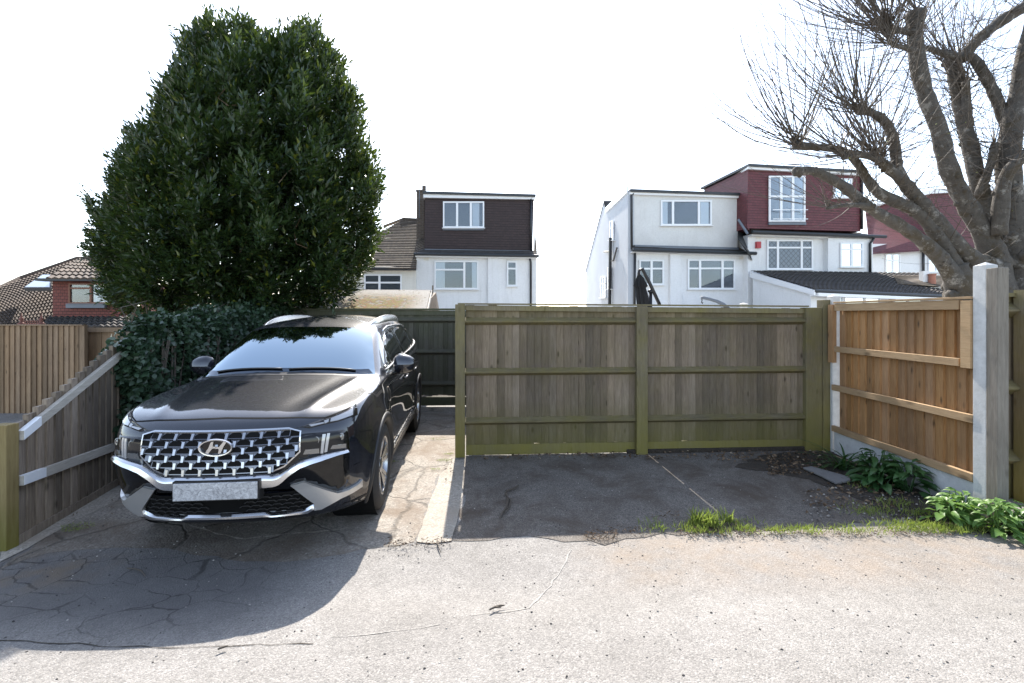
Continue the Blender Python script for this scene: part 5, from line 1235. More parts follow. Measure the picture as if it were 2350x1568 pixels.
mb = MB(); k1, k2 = 24, 6; rng = random.Random(3)
mb.prism([sA, sB, sC, sD], (0, 0, -.03)); mb.build('roof', felt, o)
mb = MB(); mb.prism([sC, sD, sD + Vector((0, 1.2, -.48)), sC + Vector((0, 1.2, -.48))], (0, 0, -.03)); mb.build('roof', felt, o)
mb = MB(); z0 = sB.z; mb.prism([(sB.x - .12, 9.45, 0), (sB.x - .12, 9.45, sB.z), (sB.x - .02, 10.6, sC.z - .06), (sB.x - .12, 11.7, sB.z), (sB.x - .12, 11.7, 0)], (-3, 0, 0)); mb.build('wall', WD['left'], o, fix=True)
mb = MB(); mb.bar(sB + Vector((.02, 0, -.05)), sC + Vector((.03, 0, -.05)), .02, .09); mb.bar(sC + Vector((.03, 0, -.05)), sC + Vector((.03, 1.2, -.53)), .02, .09); mb.build('bargeboard', WD['lrail'], o)
mb = MB(); mb.bar(sC + Vector((.05, 0, -.12)), sC + Vector((.05, 0, .10)), .03, .02, up=(0, 1, 0)); mb.build('finial', WD['left'], o)

PB = m_simple('black_canvas', (.012, .012, .013), .85, .2, 8, bump=.3, bscale=12); PM = m_simple('black_metal', (.012, .012, .014), .4, .1)
o = thing('garden_parasol', 'closed black cantilever parasol beyond the mossy screen', 'parasol', (4.4, 15, 0))
mb = MB(); Yp = 15.0; b = W(1470, 634, Yp); zz = W(0, 657, Yp).z; zl = W(0, 705, Yp).z
def star(c, r, k=9, dep=.35): return [c + Vector((r * (1 - dep * (i % 2)) * math.cos(math.pi * i / k), r * .8 * (1 - dep * (i % 2)) * math.sin(math.pi * i / k), 0)) for i in range(2 * k + 1)]
mb.grid([star(W(1467, 630, Yp), .05), star(W(1469, 638, Yp), .12), star(W(1470, 656, Yp), .235, dep=.5), star(W(1471, 661, Yp), .16, dep=.4), star(W(1474, 680, Yp), .20), star(W(1477, 705, Yp), .21)])
mb.build('canopy', PB, o, smooth=False)
mb = MB(); mb.tube([W(1466, 622, Yp), W(1474, 617, Yp), W(1490, 648, Yp), W(1514, 700, Yp)], .055, 8); mb.build('arm', PM, o, smooth=True)
mb = MB(); c = W(1493, 0, Yp + .05); mb.tube([(c.x, c.y, 0), (c.x, c.y, W(0, 667, Yp).z)], .055, 8); mb.lathe([(.09, W(0, 671, Yp).z), (.10, W(0, 667, Yp).z), (.03, W(0, 664, Yp).z)], (c.x, c.y, 0), 'Z', 10); mb.build('pole', PM, o, smooth=True)
mb = MB(); mb.tube([W(1467, 619, Yp), W(1466, 633, Yp)], .05, 8); mb.build('hub', PM, o, smooth=True)
o = thing('swing_seat_frame', 'curved grey arm of a hanging seat just above the screen', 'garden frame', (5.2, 12, 0))
mb = MB(); pts = [W(1609, 684, 12), W(1614, 683.5, 12), W(1630, 687, 12), W(1646, 692, 12), W(1660, 699, 12), W(1680, 715, 12), W(1700, 760, 12)]; pts.append(Vector((pts[-1].x, 12, 0))); mb.tube(pts, [.045, .04, .04, .045, .05, .05, .05, .05], 8); mb.build('arm', HM['lead'], o, smooth=True)
mb = MB(); mb.tube([W(1611, 686, 12), W(1611, 691, 12), W(1609.5, 694, 12), W(1612, 697, 12), W(1613, 694, 12)], .012, 6); mb.build('hook', PM, o)
o = thing('fence_post', 'pale concrete post tip poking above the mossy screen', 'post', (5.2, 9.8, 0))
mb = MB(); c = W(1707, 694.5, 9.8); mb.box(c.x - .055, c.x + .055, 9.75, 9.86, 0, c.z - .03); mb.add([(c.x - .07, 9.735, c.z - .03), (c.x + .07, 9.735, c.z - .03), (c.x + .07, 9.875, c.z - .03), (c.x - .07, 9.875, c.z - .03), (c.x, 9.8, c.z)], [(0, 1, 4), (1, 2, 4), (2, 3, 4), (3, 0, 4), (3, 2, 1, 0)]); mb.build('post', WD['conc'], o)
# ------------------------------------------------------------------ VEGETATION
rs = np.random.RandomState(11)
def unit(a): return a / np.maximum(np.linalg.norm(a, axis=-1, keepdims=True), 1e-9)
def leaf_mesh(name, P, D, Ln, ratio, mat, parent=None, up=None, fold=.18, bend=.12):
    """P base points, D leaf directions; each leaf two folded halves with a bent tip (6 corners, 4 triangles)"""
    n = len(P); D = unit(D); U = rs.normal(size=(n, 3)) * .55 + (np.array([0, 0, 1.0]) if up is None else up)
    S = unit(np.cross(D, U)); N = unit(np.cross(S, D)); Ln = np.asarray(Ln).reshape(-1, 1) * np.ones((n, 1)); Wd = Ln * ratio
    mid = P + D * Ln * .45 - N * Ln * fold * .3; tip = P + D * Ln - N * Ln * bend
    l = P + D * Ln * .42 + S * Wd * .5 + N * Ln * fold * .25; r = P + D * Ln * .42 - S * Wd * .5 + N * Ln * fold * .25
    V = np.stack([P, l, tip, r, mid], 1).reshape(-1, 3); b = np.arange(n)[:, None] * 5
    T = np.concatenate([b + np.array([[0, 4, 1]]), b + np.array([[1, 4, 2]]), b + np.array([[4, 0, 3]]), b + np.array([[2, 4, 3]])], 1)
    return npmesh(name, V, T.ravel(), 3, mat, parent)
def m_leaf(name, a, b, trans, tw=.25, rough=.38, spec=.5, hi=None):
    t = NT(name); i = t.island(); col = t.mix(i, a, b)
    big = t.noise(t.coord('World'), 1.3, 3)
    col = t.mix(t.math('MULTIPLY', t.ramp(big, [(.4, 0), (.65, 1)]), .45), col, tuple(x * 1.5 for x in b))
    if hi: col = t.mix(t.math('GREATER_THAN', t.math('FRACT', t.math('MULTIPLY', i, 13.7)), .95), col, hi)
    t.set(col, rough); t.b.inputs['Specular IOR Level'].default_value = spec
    tr = t.n('BsdfTranslucent'); tr.inputs[0].default_value = (*trans, 1); mx = t.n('MixShader'); mx.inputs[0].default_value = tw
    t.l(t.b.outputs[0], mx.inputs[1]); t.l(tr.outputs[0], mx.inputs[2]); t.l(mx.outputs[0], t.out.inputs[0]); return t.m
VM = {}
VM['bay'] = m_leaf('bay_leaves', (.010, .024, .009), (.026, .050, .015), (.10, .15, .02), .17, .34, .45, (.12, .14, .02))
VM['ivy'] = m_leaf('ivy_leaves', (.018, .040, .022), (.038, .068, .036), (.05, .10, .03), .12, .36, .5)
VM['alk'] = m_leaf('sun_toned_leaves', (.085, .165, .04), (.14, .24, .065), (.22, .38, .06), .28, .45, .4)  # sunlit copy of the leaf colour, brightness painted in
VM['alkd'] = m_leaf('shade_toned_leaves', (.022, .062, .018), (.038, .09, .028), (.08, .18, .02), .2, .42, .4)  # shaded copy of the leaf colour, darkness painted in
VM['grassb'] = m_leaf('grass_blades', (.13, .19, .035), (.25, .29, .08), (.32, .42, .07), .3, .6, .2, (.3, .25, .11))
VM['litter'] = m_leaf('dead_leaves', (.06, .038, .022), (.16, .11, .07), (.1, .06, .03), .05, .8, .2, (.3, .24, .17))
t = NT('dark_bark'); v = t.coord('World'); n = t.noise(v, 14, 6, .8); t.set(t.mix(n, (.02, .016, .012), (.07, .055, .04)), .95, t.bump(n, .6, .02)); VM['bark0'] = t.m
t = NT('mottled_bark'); v = t.coord('World'); n = t.noise(v, 9, 7, .8); pt = t.noise(v, 3.2, 4, .7, .6); kn = t.ramp(t.voro(v, 6.5), [(.05, 1), (.14, 0)])
col = t.mix(t.ramp(n, [(.3, 0), (.7, 1)]), (.042, .036, .030), (.105, .094, .080)); col = t.mix(t.ramp(pt, [(.52, 0), (.6, .7)]), col, (.055, .040, .02))
col = t.mix(t.ramp(t.noise(v, 5, 5, .8), [(.55, 0), (.66, .8)]), col, (.26, .245, .22)); col = t.mix(t.math('MULTIPLY', kn, .7), col, (.02, .015, .01))
t.set(col, .9, t.bump(t.math('ADD', n, kn), .8, .03)); VM['bark'] = t.m
t = NT('twig_bark'); v = t.coord('World'); t.set(t.mix(t.noise(v, 3, 4), (.045, .034, .025), (.10, .08, .06)), .7); VM['twig'] = t.m

# --- the big evergreen beyond the ivy
SIL = [(470, 22), (500, 58), (540, 42), (588, 52), (604, 75), (626, 88), (650, 84), (680, 58), (735, 50), (748, 95), (775, 120), (800, 160), (798, 205), (835, 250), (846, 300), (842, 340), (866, 380), (880, 440), (868, 500), (876, 550), (858, 600), (835, 640), (815, 690), (740, 725), (620, 740), (450, 745), (300, 735), (240, 700), (230, 650), (200, 590), (212, 530), (192, 470), (180, 425), (205, 440), (238, 470), (248, 430), (255, 380), (278, 345), (282, 270), (300, 300), (330, 290), (347, 235), (378, 185), (402, 165), (398, 112), (430, 62)]
TY = 9.6
def edge_dist(px, py):
    P = np.array(SIL, float); Q = np.roll(P, -1, 0); d = Q - P; best = np.full(len(px), 1e9); ins = np.zeros(len(px), bool)
    for (a, b, dd) in zip(P, Q, d):
        k = np.clip(((px - a[0]) * dd[0] + (py - a[1]) * dd[1]) / (dd @ dd), 0, 1)
        best = np.minimum(best, np.hypot(px - a[0] - k * dd[0], py - a[1] - k * dd[1]))
        c = ((a[1] > py) != (b[1] > py)) & (px < (b[0] - a[0]) * (py - a[1]) / (b[1] - a[1] + 1e-12) + a[0]); ins ^= c
    return best, ins
tree = thing('bay_tree', 'huge dark evergreen tree beyond the ivy, above the car', 'tree', (-5.4, 9.6, 0))
def sprigs(n, per, depth_lo, depth_hi, edge_only=None, emin=17, L=.42, leafL=(.095, .15)):
    px = rs.uniform(175, 885, n * 3); py = rs.uniform(20, 745, n * 3); e, ins = edge_dist(px, py)
    hole = np.sin(px / 23.0 + 1.3 * np.sin(py / 31.0)) * np.sin(py / 27.0 + 1.1 * np.sin(px / 37.0))
    ok = ins & (e > emin) & ((hole < .62) | (rs.rand(len(px)) < .25))
    if edge_only: ok &= e < edge_only
    px, py, e = px[ok][:n], py[ok][:n], e[ok][:n]; m = len(px); em = e / 112.5
    hd = .35 * np.sqrt(np.maximum(em * (5.6 - em), .02)) + .65 * 2.6 * np.sqrt(np.maximum(0, 1 - ((px - 545) / 350) ** 2 - ((py - 430) / 420) ** 2)); k = rs.uniform(depth_lo, depth_hi, m) * np.where(rs.rand(m) < .62, -1, 1)
    lump = .38 * np.sin(px / 31.0 + py / 53.0) * np.cos(py / 37.0 - px / 71.0)
    Y = TY + hd * k + lump
    B = np.stack([(px - CX) / F * Y, Y, EYE - (py - HZ) / F * Y], 1)
    ctr = np.array([-5.6, 9.6, 3.2]); out = unit(B - ctr)
    ax = unit(out * .7 + np.array([0, 0, .75]) + rs.normal(size=(m, 3)) * .35)
    LL = L * rs.uniform(.6, 1.25, m)
    P = []; D = []
    for j in range(per):
        f = (j + .5) / per; ang = j * 2.4 + rs.uniform(0, 6.28, m)
        a1 = unit(np.cross(ax, np.array([.3, .2, .9]))); a2 = np.cross(ax, a1)
        rad = a1 * np.cos(ang)[:, None] + a2 * np.sin(ang)[:, None]
        P.append(B + ax * (LL * (f - .4))[:, None] + rad * .012); D.append(rad * (1.0 - .6 * f) + ax * (.55 + .5 * f) + rs.normal(size=(m, 3)) * .15)
    P = np.concatenate(P); D = np.concatenate(D)
    return P, D, rs.uniform(*leafL, len(P))
A = sprigs(6400, 14, .66, 1.06); Bq = sprigs(2600, 14, .0, .8); Cq = sprigs(620, 11, .0, 1.0, 26, 7, .5)
def sprays():
    P = []; D = []; L_ = []
    tips = [(470, 28, -.1), (500, 62, .1), (545, 44, 0), (588, 52, .2), (560, 70, 0), (735, 44, .15), (700, 62, -.1), (748, 90, .3), (762, 118, .4), (800, 158, .5), (835, 240, .6), (848, 268, .7), (868, 372, .9), (884, 436, 1), (876, 545, 1), (862, 598, 1), (280, 268, -.3), (300, 300, -.4), (245, 395, -.6), (182, 425, -.8), (200, 448, -.7), (196, 520, -1), (198, 590, -1), (212, 640, -1), (345, 225, -.5), (378, 175, -.4), (402, 112, -.4), (430, 62, -.2), (650, 95, 0), (815, 190, .5), (320, 262, -.5), (230, 455, -.7), (850, 330, .8)]
    for (x, y, lean) in tips:
        for q in range(3):
            Y = TY + rs.uniform(-.5, .3); tip = np.array(W(x + rs.uniform(-9, 9), y + rs.uniform(-2, 22), Y)); dr = unit(np.array([lean * rs.uniform(.7, 1.2), rs.uniform(-.3, .2), rs.uniform(.55, 1.0)])); n = 20
            for j in range(n):
                f = j / n; a = j * 2.4; r = unit(np.cross(dr, [.2, .9, .1])) * math.cos(a) + unit(np.cross(dr, [.9, .1, .2])) * math.sin(a)
                P.append(tip - dr * .62 * f + rs.normal(size=3) * .012); D.append(dr * (1.0 - .3 * f) + r * (.25 + .75 * f)); L_.append(rs.uniform(.085, .13) * (.7 + .4 * f))
    return np.array(P), np.array(D), np.array(L_)
Dq = sprays(); Cq = tuple(np.concatenate([a, b]) for a, b in zip(Cq, Dq))
leaf_mesh('crown', np.concatenate([A[0], Bq[0], Cq[0]]), np.concatenate([A[1], Bq[1], Cq[1]]), np.concatenate([A[2], Bq[2], Cq[2]]), .36, VM['bay'], tree)
rb = random.Random(5)
mb = MB()
for k in range(7):
    x0, y0 = -5.6 + rb.uniform(-.25, .35), 9.7 + rb.uniform(-.2, .2); ax_ = rb.uniform(-1, 1) * 1.2; ay_ = rb.uniform(-1, 1) * 1.0; hh = rb.uniform(3.8, 5.6)
    pts = [Vector((x0 + ax_ * (q / 7) ** 1.4 + rb.uniform(-.06, .06), y0 + ay_ * (q / 7) ** 1.4, hh * q / 7)) for q in range(8)]
    mb.tube(pts, [.13 - .014 * q for q in range(8)], 8)
mb.build('trunk', VM['bark0'], tree, smooth=True)
mb = MB()
for k in range(150):
    px, py = rb.uniform(240, 850), rb.uniform(120, 700); e, ins = edge_dist(np.array([px]), np.array([py]))
    if not ins[0] or e[0] < 30: continue
    Y = TY + rb.uniform(-.8, .8); a = Vector((-5.6 + rb.uniform(-.4, .4), 9.7, max(.8, (EYE - (py - HZ) / F * Y) - rb.uniform(.8, 1.8)))); b = W(px, py, Y)
    m_ = a.lerp(b, .5) + Vector((0, 0, .12)); mb.tube([a, m_, b], [.035, .025, .008], 5, cap=False)
mb.build('branches', VM['bark0'], tree)
# pale dead bindweed stems hanging in the crown
mb = MB()
for pts in ([(695, 370), (660, 395), (640, 420)], [(520, 200), (500, 225), (525, 243), (555, 240), (560, 230), (545, 228)], [(600, 490), (585, 530), (565, 555), (550, 580)], [(645, 520), (600, 528), (580, 530)], [(690, 500), (675, 530), (680, 560), (705, 570)]):
    mb.tube([W(x * .9 + 60 if False else x, y, 7.15 + .12 * (i % 2)) for i, (x, y) in enumerate(pts)], .006, 5)
mb.build('dead_stem', VM['litter'], tree)

# --- ivy over the fence beside the car
ivy = thing('ivy', 'dark green ivy smothering the fence beside the car', 'ivy', (-4.2, 6.5, 0))
def ivx(Y, side):                                            # right and left faces of the mass
    return (-3.74 - .045 * (Y - 4.7)) if side > 0 else (-4.02 - .30 * (Y - 4.7))
def ivt(Y): return np.interp(Y, [4.6, 5.2, 6.3, 7.4, 8.6], [1.44, 1.60, 1.66, 1.78, 1.80])
mb = MB(); ys = np.linspace(4.85, 8.45, 10); Pg = []
for y in ys: Pg.append([Vector((ivx(y, 1) - .14, y, 0)), Vector((ivx(y, 1) - .15, y, ivt(y) - .22)), Vector((ivx(y, 1) - .35, y, ivt(y) - .14)), Vector((ivx(y, -1) + .15, y, ivt(y) - .2)), Vector((ivx(y, -1) + .12, y, 0))])
mb.grid(Pg); mb.add(Pg[0], [(0, 1, 2, 3, 4)]); mb.build('stems', VM['bark0'], ivy)
n = 22000; q = rs.rand(n); Y = rs.uniform(4.62, 8.5, n) ; Y[:5500] = rs.uniform(4.62, 6.2, 5500)
P = np.zeros((n, 3)); D = np.zeros((n, 3)); lump = .07 * np.sin(Y * 5.1) + .05 * np.sin(Y * 11.3 + 1)
rf = q < .52; top = (q >= .52) & (q < .84); fr_ = q >= .84
zr = rs.uniform(.02, 1.0, n); zt_ = ivt(Y) + lump
P[:, 1] = Y
P[rf, 0] = ivx(Y[rf], 1) + .05 * np.sin(Y[rf] * 7 + zr[rf] * 9) - .10 * np.clip(zr[rf] - .85, 0, 1) * 4; P[rf, 2] = zr[rf] * zt_[rf]
D[rf] = np.array([.9, -.25, -.35])
w_ = rs.rand(n); P[top, 0] = ivx(Y[top], 1) * (1 - w_[top]) + ivx(Y[top], -1) * w_[top]; P[top, 2] = zt_[top] - .10 * np.abs(w_[top] - .45) * 2 + .03 * np.sin(P[top, 0] * 13)
D[top] = np.array([.35, -.5, .1])
P[fr_, 1] = 4.66 + .05 * np.sin(zr[fr_] * 14) + rs.uniform(0, .15, fr_.sum()); P[fr_, 0] = rs.uniform(-4.0, -3.72, fr_.sum()) - .05 * np.sin(zr[fr_] * 6); P[fr_, 2] = zr[fr_] * (1.42); D[fr_] = np.array([.1, -.9, -.35])
P += rs.normal(size=(n, 3)) * .035; D += rs.normal(size=(n, 3)) * .45
upv = np.where(rf[:, None], np.array([.8, -.3, .6]), np.where(top[:, None], np.array([0, -.25, 1.0]), np.array([.1, -.9, .5])))
leaf_mesh('leaves', P, D, rs.uniform(.045, .078, n), .85, VM['ivy'], ivy, up=upv, fold=.1)
mb = MB()
for k in range(26):
    y = rb.uniform(4.7, 8.2); x = ivx(y, 1) + .03; mb.tube([Vector((x, y, 0)), Vector((x + .02, y + rb.uniform(-.2, .2), .7)), Vector((x, y + rb.uniform(-.3, .3), 1.4))], .009, 5)
for k in range(9):
    b = Vector((rb.uniform(-4.3, -3.8), rb.uniform(4.8, 7.8), 1.6)); mb.tube([b, b + Vector((rb.uniform(-.1, .15), -.05, .15)), b + Vector((rb.uniform(-.1, .3), -.12, .22))], [.006, .005, .003], 4)
mb.build('vine_stem', VM['twig'], ivy)

# --- bare pollarded tree at the right
bt = thing('pollarded_tree', 'bare pollarded tree with thick mottled limbs and long thin shoots', 'tree', (8.4, 7.9, 0))
def T6(cx, cy, Y): return W(1606.4 + cx * .45727, cy * .45727, Y)
def limb(spec, Y0, Y1, name='limb', jit=.11):
    n = len(spec); pts = []; rr = []
    for i, s in enumerate(spec):
        Y = Y0 + (Y1 - Y0) * i / (n - 1); pts.append(T6(s[0], s[1], Y)); rr.append(s[2] * .42 / F * Y)
    # smooth through the points, then roughen
    fp = []; fr2 = []
    for i in range(n - 1):
        p0, p1, p2, p3 = pts[max(0, i - 1)], pts[i], pts[i + 1], pts[min(n - 1, i + 2)]
        for k in range(4):
            t_ = k / 4; fp.append(.5 * ((2 * p1) + (p2 - p0) * t_ + (2 * p0 - 5 * p1 + 4 * p2 - p3) * t_ ** 2 + (3 * p1 - p0 - 3 * p2 + p3) * t_ ** 3)); fr2.append((rr[i] + (rr[i + 1] - rr[i]) * t_) * rb.uniform(1 - jit, 1 + jit))
    fp.append(pts[-1]); fr2.append(rr[-1]); fp.append(pts[-1] + (pts[-1] - fp[-2]) * .25); fr2.append(rr[-1] * .6)
    mb = MB(); mb.tube(fp, fr2, 12)
    for _ in range(max(4, 2 * n)):                                # pruning scars and burrs
        i = rb.randrange(2, len(fp) - 1); a = rb.uniform(0, 6.28); d = (fp[i] - fp[i - 1]).normalized(); u = d.orthogonal().normalized(); o_ = u * math.cos(a) + d.cross(u) * math.sin(a)
        c = fp[i] + o_ * fr2[i] * .7; r = fr2[i] * rb.uniform(.3, .5)
        mb.tube([c, c + o_ * r * .8, c + o_ * r * 1.15], [r, r * .85, r * .45], 7)
    mb.build(name, VM['bark'], bt, smooth=True); return fp, fr2
LB = []
LB.append(limb([(1330, 1900, 95), (1310, 1520, 72), (1300, 1420, 64), (1285, 1330, 52)], 7.7, 7.6, 'trunk'))
LB.append(limb([(1640, 1950, 210), (1630, 1500, 150), (1600, 1330, 120), (1575, 1180, 80)], 7.9, 7.9, 'trunk'))
limb([(1480, 1900, 130), (1470, 1500, 110), (1460, 1330, 80)], 7.8, 7.8, 'trunk')
LB.append(limb([(1300, 1430, 54), (1200, 1290, 38), (1100, 1200, 34), (1000, 1130, 32), (900, 1075, 30), (820, 1020, 28), (740, 950, 27), (640, 890, 25), (560, 858, 25), (480, 862, 27)], 7.6, 6.9))
LB.append(limb([(1310, 1400, 48), (1235, 1250, 35), (1150, 1130, 32), (1080, 1060, 32), (1000, 1020, 31), (900, 970, 28), (840, 900, 24), (790, 820, 20), (740, 770, 18), (660, 745, 19), (560, 738, 18), (478, 730, 26)], 7.65, 7.1))
LB.append(limb([(1460, 1345, 62), (1350, 1290, 44), (1230, 1160, 37), (1140, 1050, 34), (1060, 960, 33), (1000, 880, 30), (985, 800, 26), (972, 700, 24), (935, 620, 22), (870, 570, 20), (798, 552, 27)], 7.7, 7.0))
LB.append(limb([(1020, 910, 28), (940, 840, 25), (885, 790, 23)], 7.2, 7.1)); LB.append(limb([(930, 830, 18), (860, 790, 14), (790, 778, 13), (720, 790, 16)], 7.15, 6.9))
LB.append(limb([(1500, 1340, 66), (1410, 1150, 46), (1300, 960, 43), (1240, 820, 42), (1200, 650, 41), (1140, 500, 38), (1100, 350, 36), (1080, 200, 34), (1085, 60, 46)], 7.8, 7.6))
LB.append(limb([(1080, 165, 20), (1000, 155, 15), (935, 140, 21)], 7.6, 7.5)); LB.append(limb([(1110, 260, 16), (1040, 245, 13), (965, 225, 11)], 7.6, 7.4))
LB.append(limb([(1540, 1330, 70), (1450, 1100, 42), (1390, 900, 37), (1360, 750, 35), (1320, 600, 33), (1290, 450, 31), (1270, 330, 34), (1250, 290, 30)], 8.0, 8.3))
LB.append(limb([(1350, 640, 24), (1338, 520, 20), (1334, 410, 19)], 8.1, 8.0))
LB.append(limb([(1600, 1330, 120), (1575, 1180, 74), (1560, 1000, 56), (1545, 800, 52), (1565, 650, 46), (1600, 450, 42), (1625, 320, 40), (1660, 150, 34), (1700, -60, 34)], 7.9, 7.7))
LB.append(limb([(1545, 640, 30), (1490, 500, 26), (1430, 380, 25), (1365, 290, 24), (1285, 285, 22), (1200, 262, 16), (1135, 240, 13)], 7.9, 8.1))
LB.append(limb([(1310, 300, 28), (1390, 205, 28), (1480, 130, 28), (1560, 75, 30), (1640, 30, 30), (1760, -40, 28)], 8.1, 8.3))
LB.append(limb([(1500, 1180, 40), (1530, 900, 30), (1650, 770, 28), (1800, 700, 24)], 7.6, 7.2)); LB.append(limb([(1400, 980, 22), (1460, 820, 20), (1480, 720, 18)], 7.9, 7.8))
LB.append(limb([(960, 1120, 22), (860, 1040, 14), (740, 1030, 13), (640, 1045, 10)], 7.4, 6.8))
tw = MB()
def shoot(p, d, L, r0, depth=0, lift=.9):
    n = 7; pts = [p]; d = d.normalized(); st = L / n; rr = [r0]
    for i in range(n):
        d = (d + Vector((rb.uniform(-.07, .07), rb.uniform(-.07, .07), lift / n + rb.uniform(-.05, .05)))).normalized(); p = p + d * st; pts.append(p); rr.append(max(.0016, r0 * (1 - (i + 1) / n * .8)))
        if depth == 0 and rb.random() < .15 and L > .6:
            sd_ = (d + Vector((rb.uniform(-.8, .8), rb.uniform(-.8, .8), rb.uniform(-.3, .5)))); shoot(p, sd_, L * rb.uniform(.18, .45), rr[-1] * .7, 1, .5)
    tw.tube(pts, rr, 4 if depth == 0 else 3, cap=False)
heads = [(3, 34, 2.4), (4, 40, 2.7), (5, 44, 3.0), (6, 12, 2.2), (7, 14, 2.3), (8, 56, 3.0), (9, 26, 2.8), (10, 20, 2.5), (11, 22, 1.6), (12, 16, 1.4), (18, 14, 1.3)]
for li, cnt, Lm in heads:
    if li >= len(LB): continue
    fp, fr2 = LB[li]
    for _ in range(cnt):
        p = fp[-1] + Vector((rb.uniform(-.09, .12), rb.uniform(-.1, .1), rb.uniform(-.06, .1)))
        d = Vector((rb.uniform(-1.3, .45), rb.uniform(-.7, .5), rb.uniform(-.12, 1.0)))
        shoot(p, d, Lm * rb.uniform(.55, 1.1), rb.uniform(.006, .0105), 0, rb.uniform(.6, 1.35))
for fp, fr2 in LB[3:]:
    for _ in range(46):
        i = rb.randrange(2, len(fp)); d = Vector((rb.uniform(-1.3, .9), rb.uniform(-1, 1), rb.uniform(-.3, .9))); shoot(fp[i] + Vector((0, 0, .02)), d, rb.uniform(.5, 2.1), rb.uniform(.004, .0075), 0, rb.uniform(.2, 1.2))
for _ in range(40):                                          # shoots of the parts of the tree above and right of the picture
    shoot(T6(rb.uniform(1250, 1750), rb.uniform(-60, 700), rb.uniform(7.4, 8.4)), Vector((rb.uniform(-1, .5), rb.uniform(-1, 1), rb.uniform(0, 1))), rb.uniform(.6, 1.5), .006)
tw.build('crown', VM['twig'], bt)
n = 160; ii = [tw.v[rb.randrange(len(tw.v))] for _ in range(n)]
tag(leaf_mesh('buds', np.array(ii), rs.normal(size=(n, 3)) + np.array([0, 0, .6]), rs.uniform(.018, .04, n), .5, VM['grassb'], bt), kind='stuff')

# --- plants by the orange fence
def broad_plant(name, label, spots, mat, n_leaf, Lr, group=None, hgt=.3, rad=.22):
    o = thing(name, label, 'plant', (spots[0][0], spots[0][1], 0), 0, group)
    mb = MB()
    for (x, y, sc) in spots:
        for k in range(int(n_leaf * sc)):
            a = rb.uniform(0, 6.28); h = rb.random() ** .8 * hgt * sc; rr = rb.random() ** .6 * rad * sc * (1.15 - h / hgt * .6)
            b = Vector((x + rr * math.cos(a) * .6, y + rr * math.sin(a) * .6, h * .8 + .02)); a2 = a + rb.uniform(-.5, .5)
            L_ = rb.uniform(*Lr) * (1.1 - .5 * h / hgt); dr = Vector((math.cos(a2), math.sin(a2), rb.uniform(.05, .75))).normalized(); wd = L_ * rb.uniform(.34, .44)
            side = dr.cross(Vector((rb.uniform(-.4, .4), rb.uniform(-.4, .4), 1))).normalized(); nn = side.cross(dr); P = []
            for j in range(6):
                f = j / 5; w0 = wd * .5 * (math.sin(math.pi * min(1, f * .92 + .06)) ** .8) * (1 if j < 5 else .05); c = b + dr * L_ * f - Vector((0, 0, 1)) * L_ * .45 * f * f + nn * .004 * math.sin(j * 2.2)
                P.append([c - side * w0 + nn * w0 * .35, c + nn * .0, c + side * w0 + nn * w0 * .35])
            mb.grid(P)
    lv = mb.build('leaves', mat, o, smooth=True)
    mb = MB()
    for (x, y, sc) in spots:
        for k in range(7): mb.tube([Vector((x + rb.uniform(-.04, .04), y + rb.uniform(-.04, .04), 0)), Vector((x + rb.uniform(-.12, .12), y + rb.uniform(-.1, .1), hgt * sc * .8))], .005, 5)
    mb.build('stem', mat, o); return o
broad_plant('leafy_plant', 'shaded broad-leaved plant below the orange fence', [(3.66, 4.72, 1.0), (3.74, 4.45, .9), (3.55, 4.55, .6)], VM['alkd'], 70, (.14, .22), hgt=.36, rad=.24)
broad_plant('leafy_plant', 'sunlit bright green leafy plant spreading round the concrete post foot', [(3.52, 3.80, .75), (3.74, 3.62, 1.0), (3.92, 3.54, 1.0), (3.70, 3.86, .9), (4.08, 3.55, .9)], VM['alk'], 72, (.10, .17), hgt=.27, rad=.23)
broad_plant('leafy_plant', 'low leafy plant trailing onto the tarmac at right edge', [(4.02, 3.34, .65), (4.24, 3.42, .9), (4.33, 3.62, 1.0)], VM['alk'], 60, (.11, .19), hgt=.22, rad=.22)
o = thing('strap_leaved_plant', 'dark tuft of arching strap leaves in the fence corner', 'plant', (3.62, 5.12, 0))
mb = MB()
for k in range(46):
    a = rb.uniform(0, 6.28); b = Vector((3.62 + rb.uniform(-.09, .09), 5.12 + rb.uniform(-.08, .08), 0)); L_ = rb.uniform(.25, .48); el = rb.uniform(.6, 1.4); d0 = Vector((math.cos(a) * math.cos(el), math.sin(a) * math.cos(el), math.sin(el))); sd2 = Vector((-math.sin(a), math.cos(a), 0)); P = []
    for j in range(7):
        f = j / 6; c = b + d0 * L_ * f + Vector((math.cos(a), math.sin(a), -1.1)) * .16 * f * f; w0 = .011 * (1 - f ** 3) + .0008; P.append([c - sd2 * w0, c + Vector((0, 0, -.003)), c + sd2 * w0])
    mb.grid(P)
mb.build('leaves', VM['alkd'], o, smooth=True)

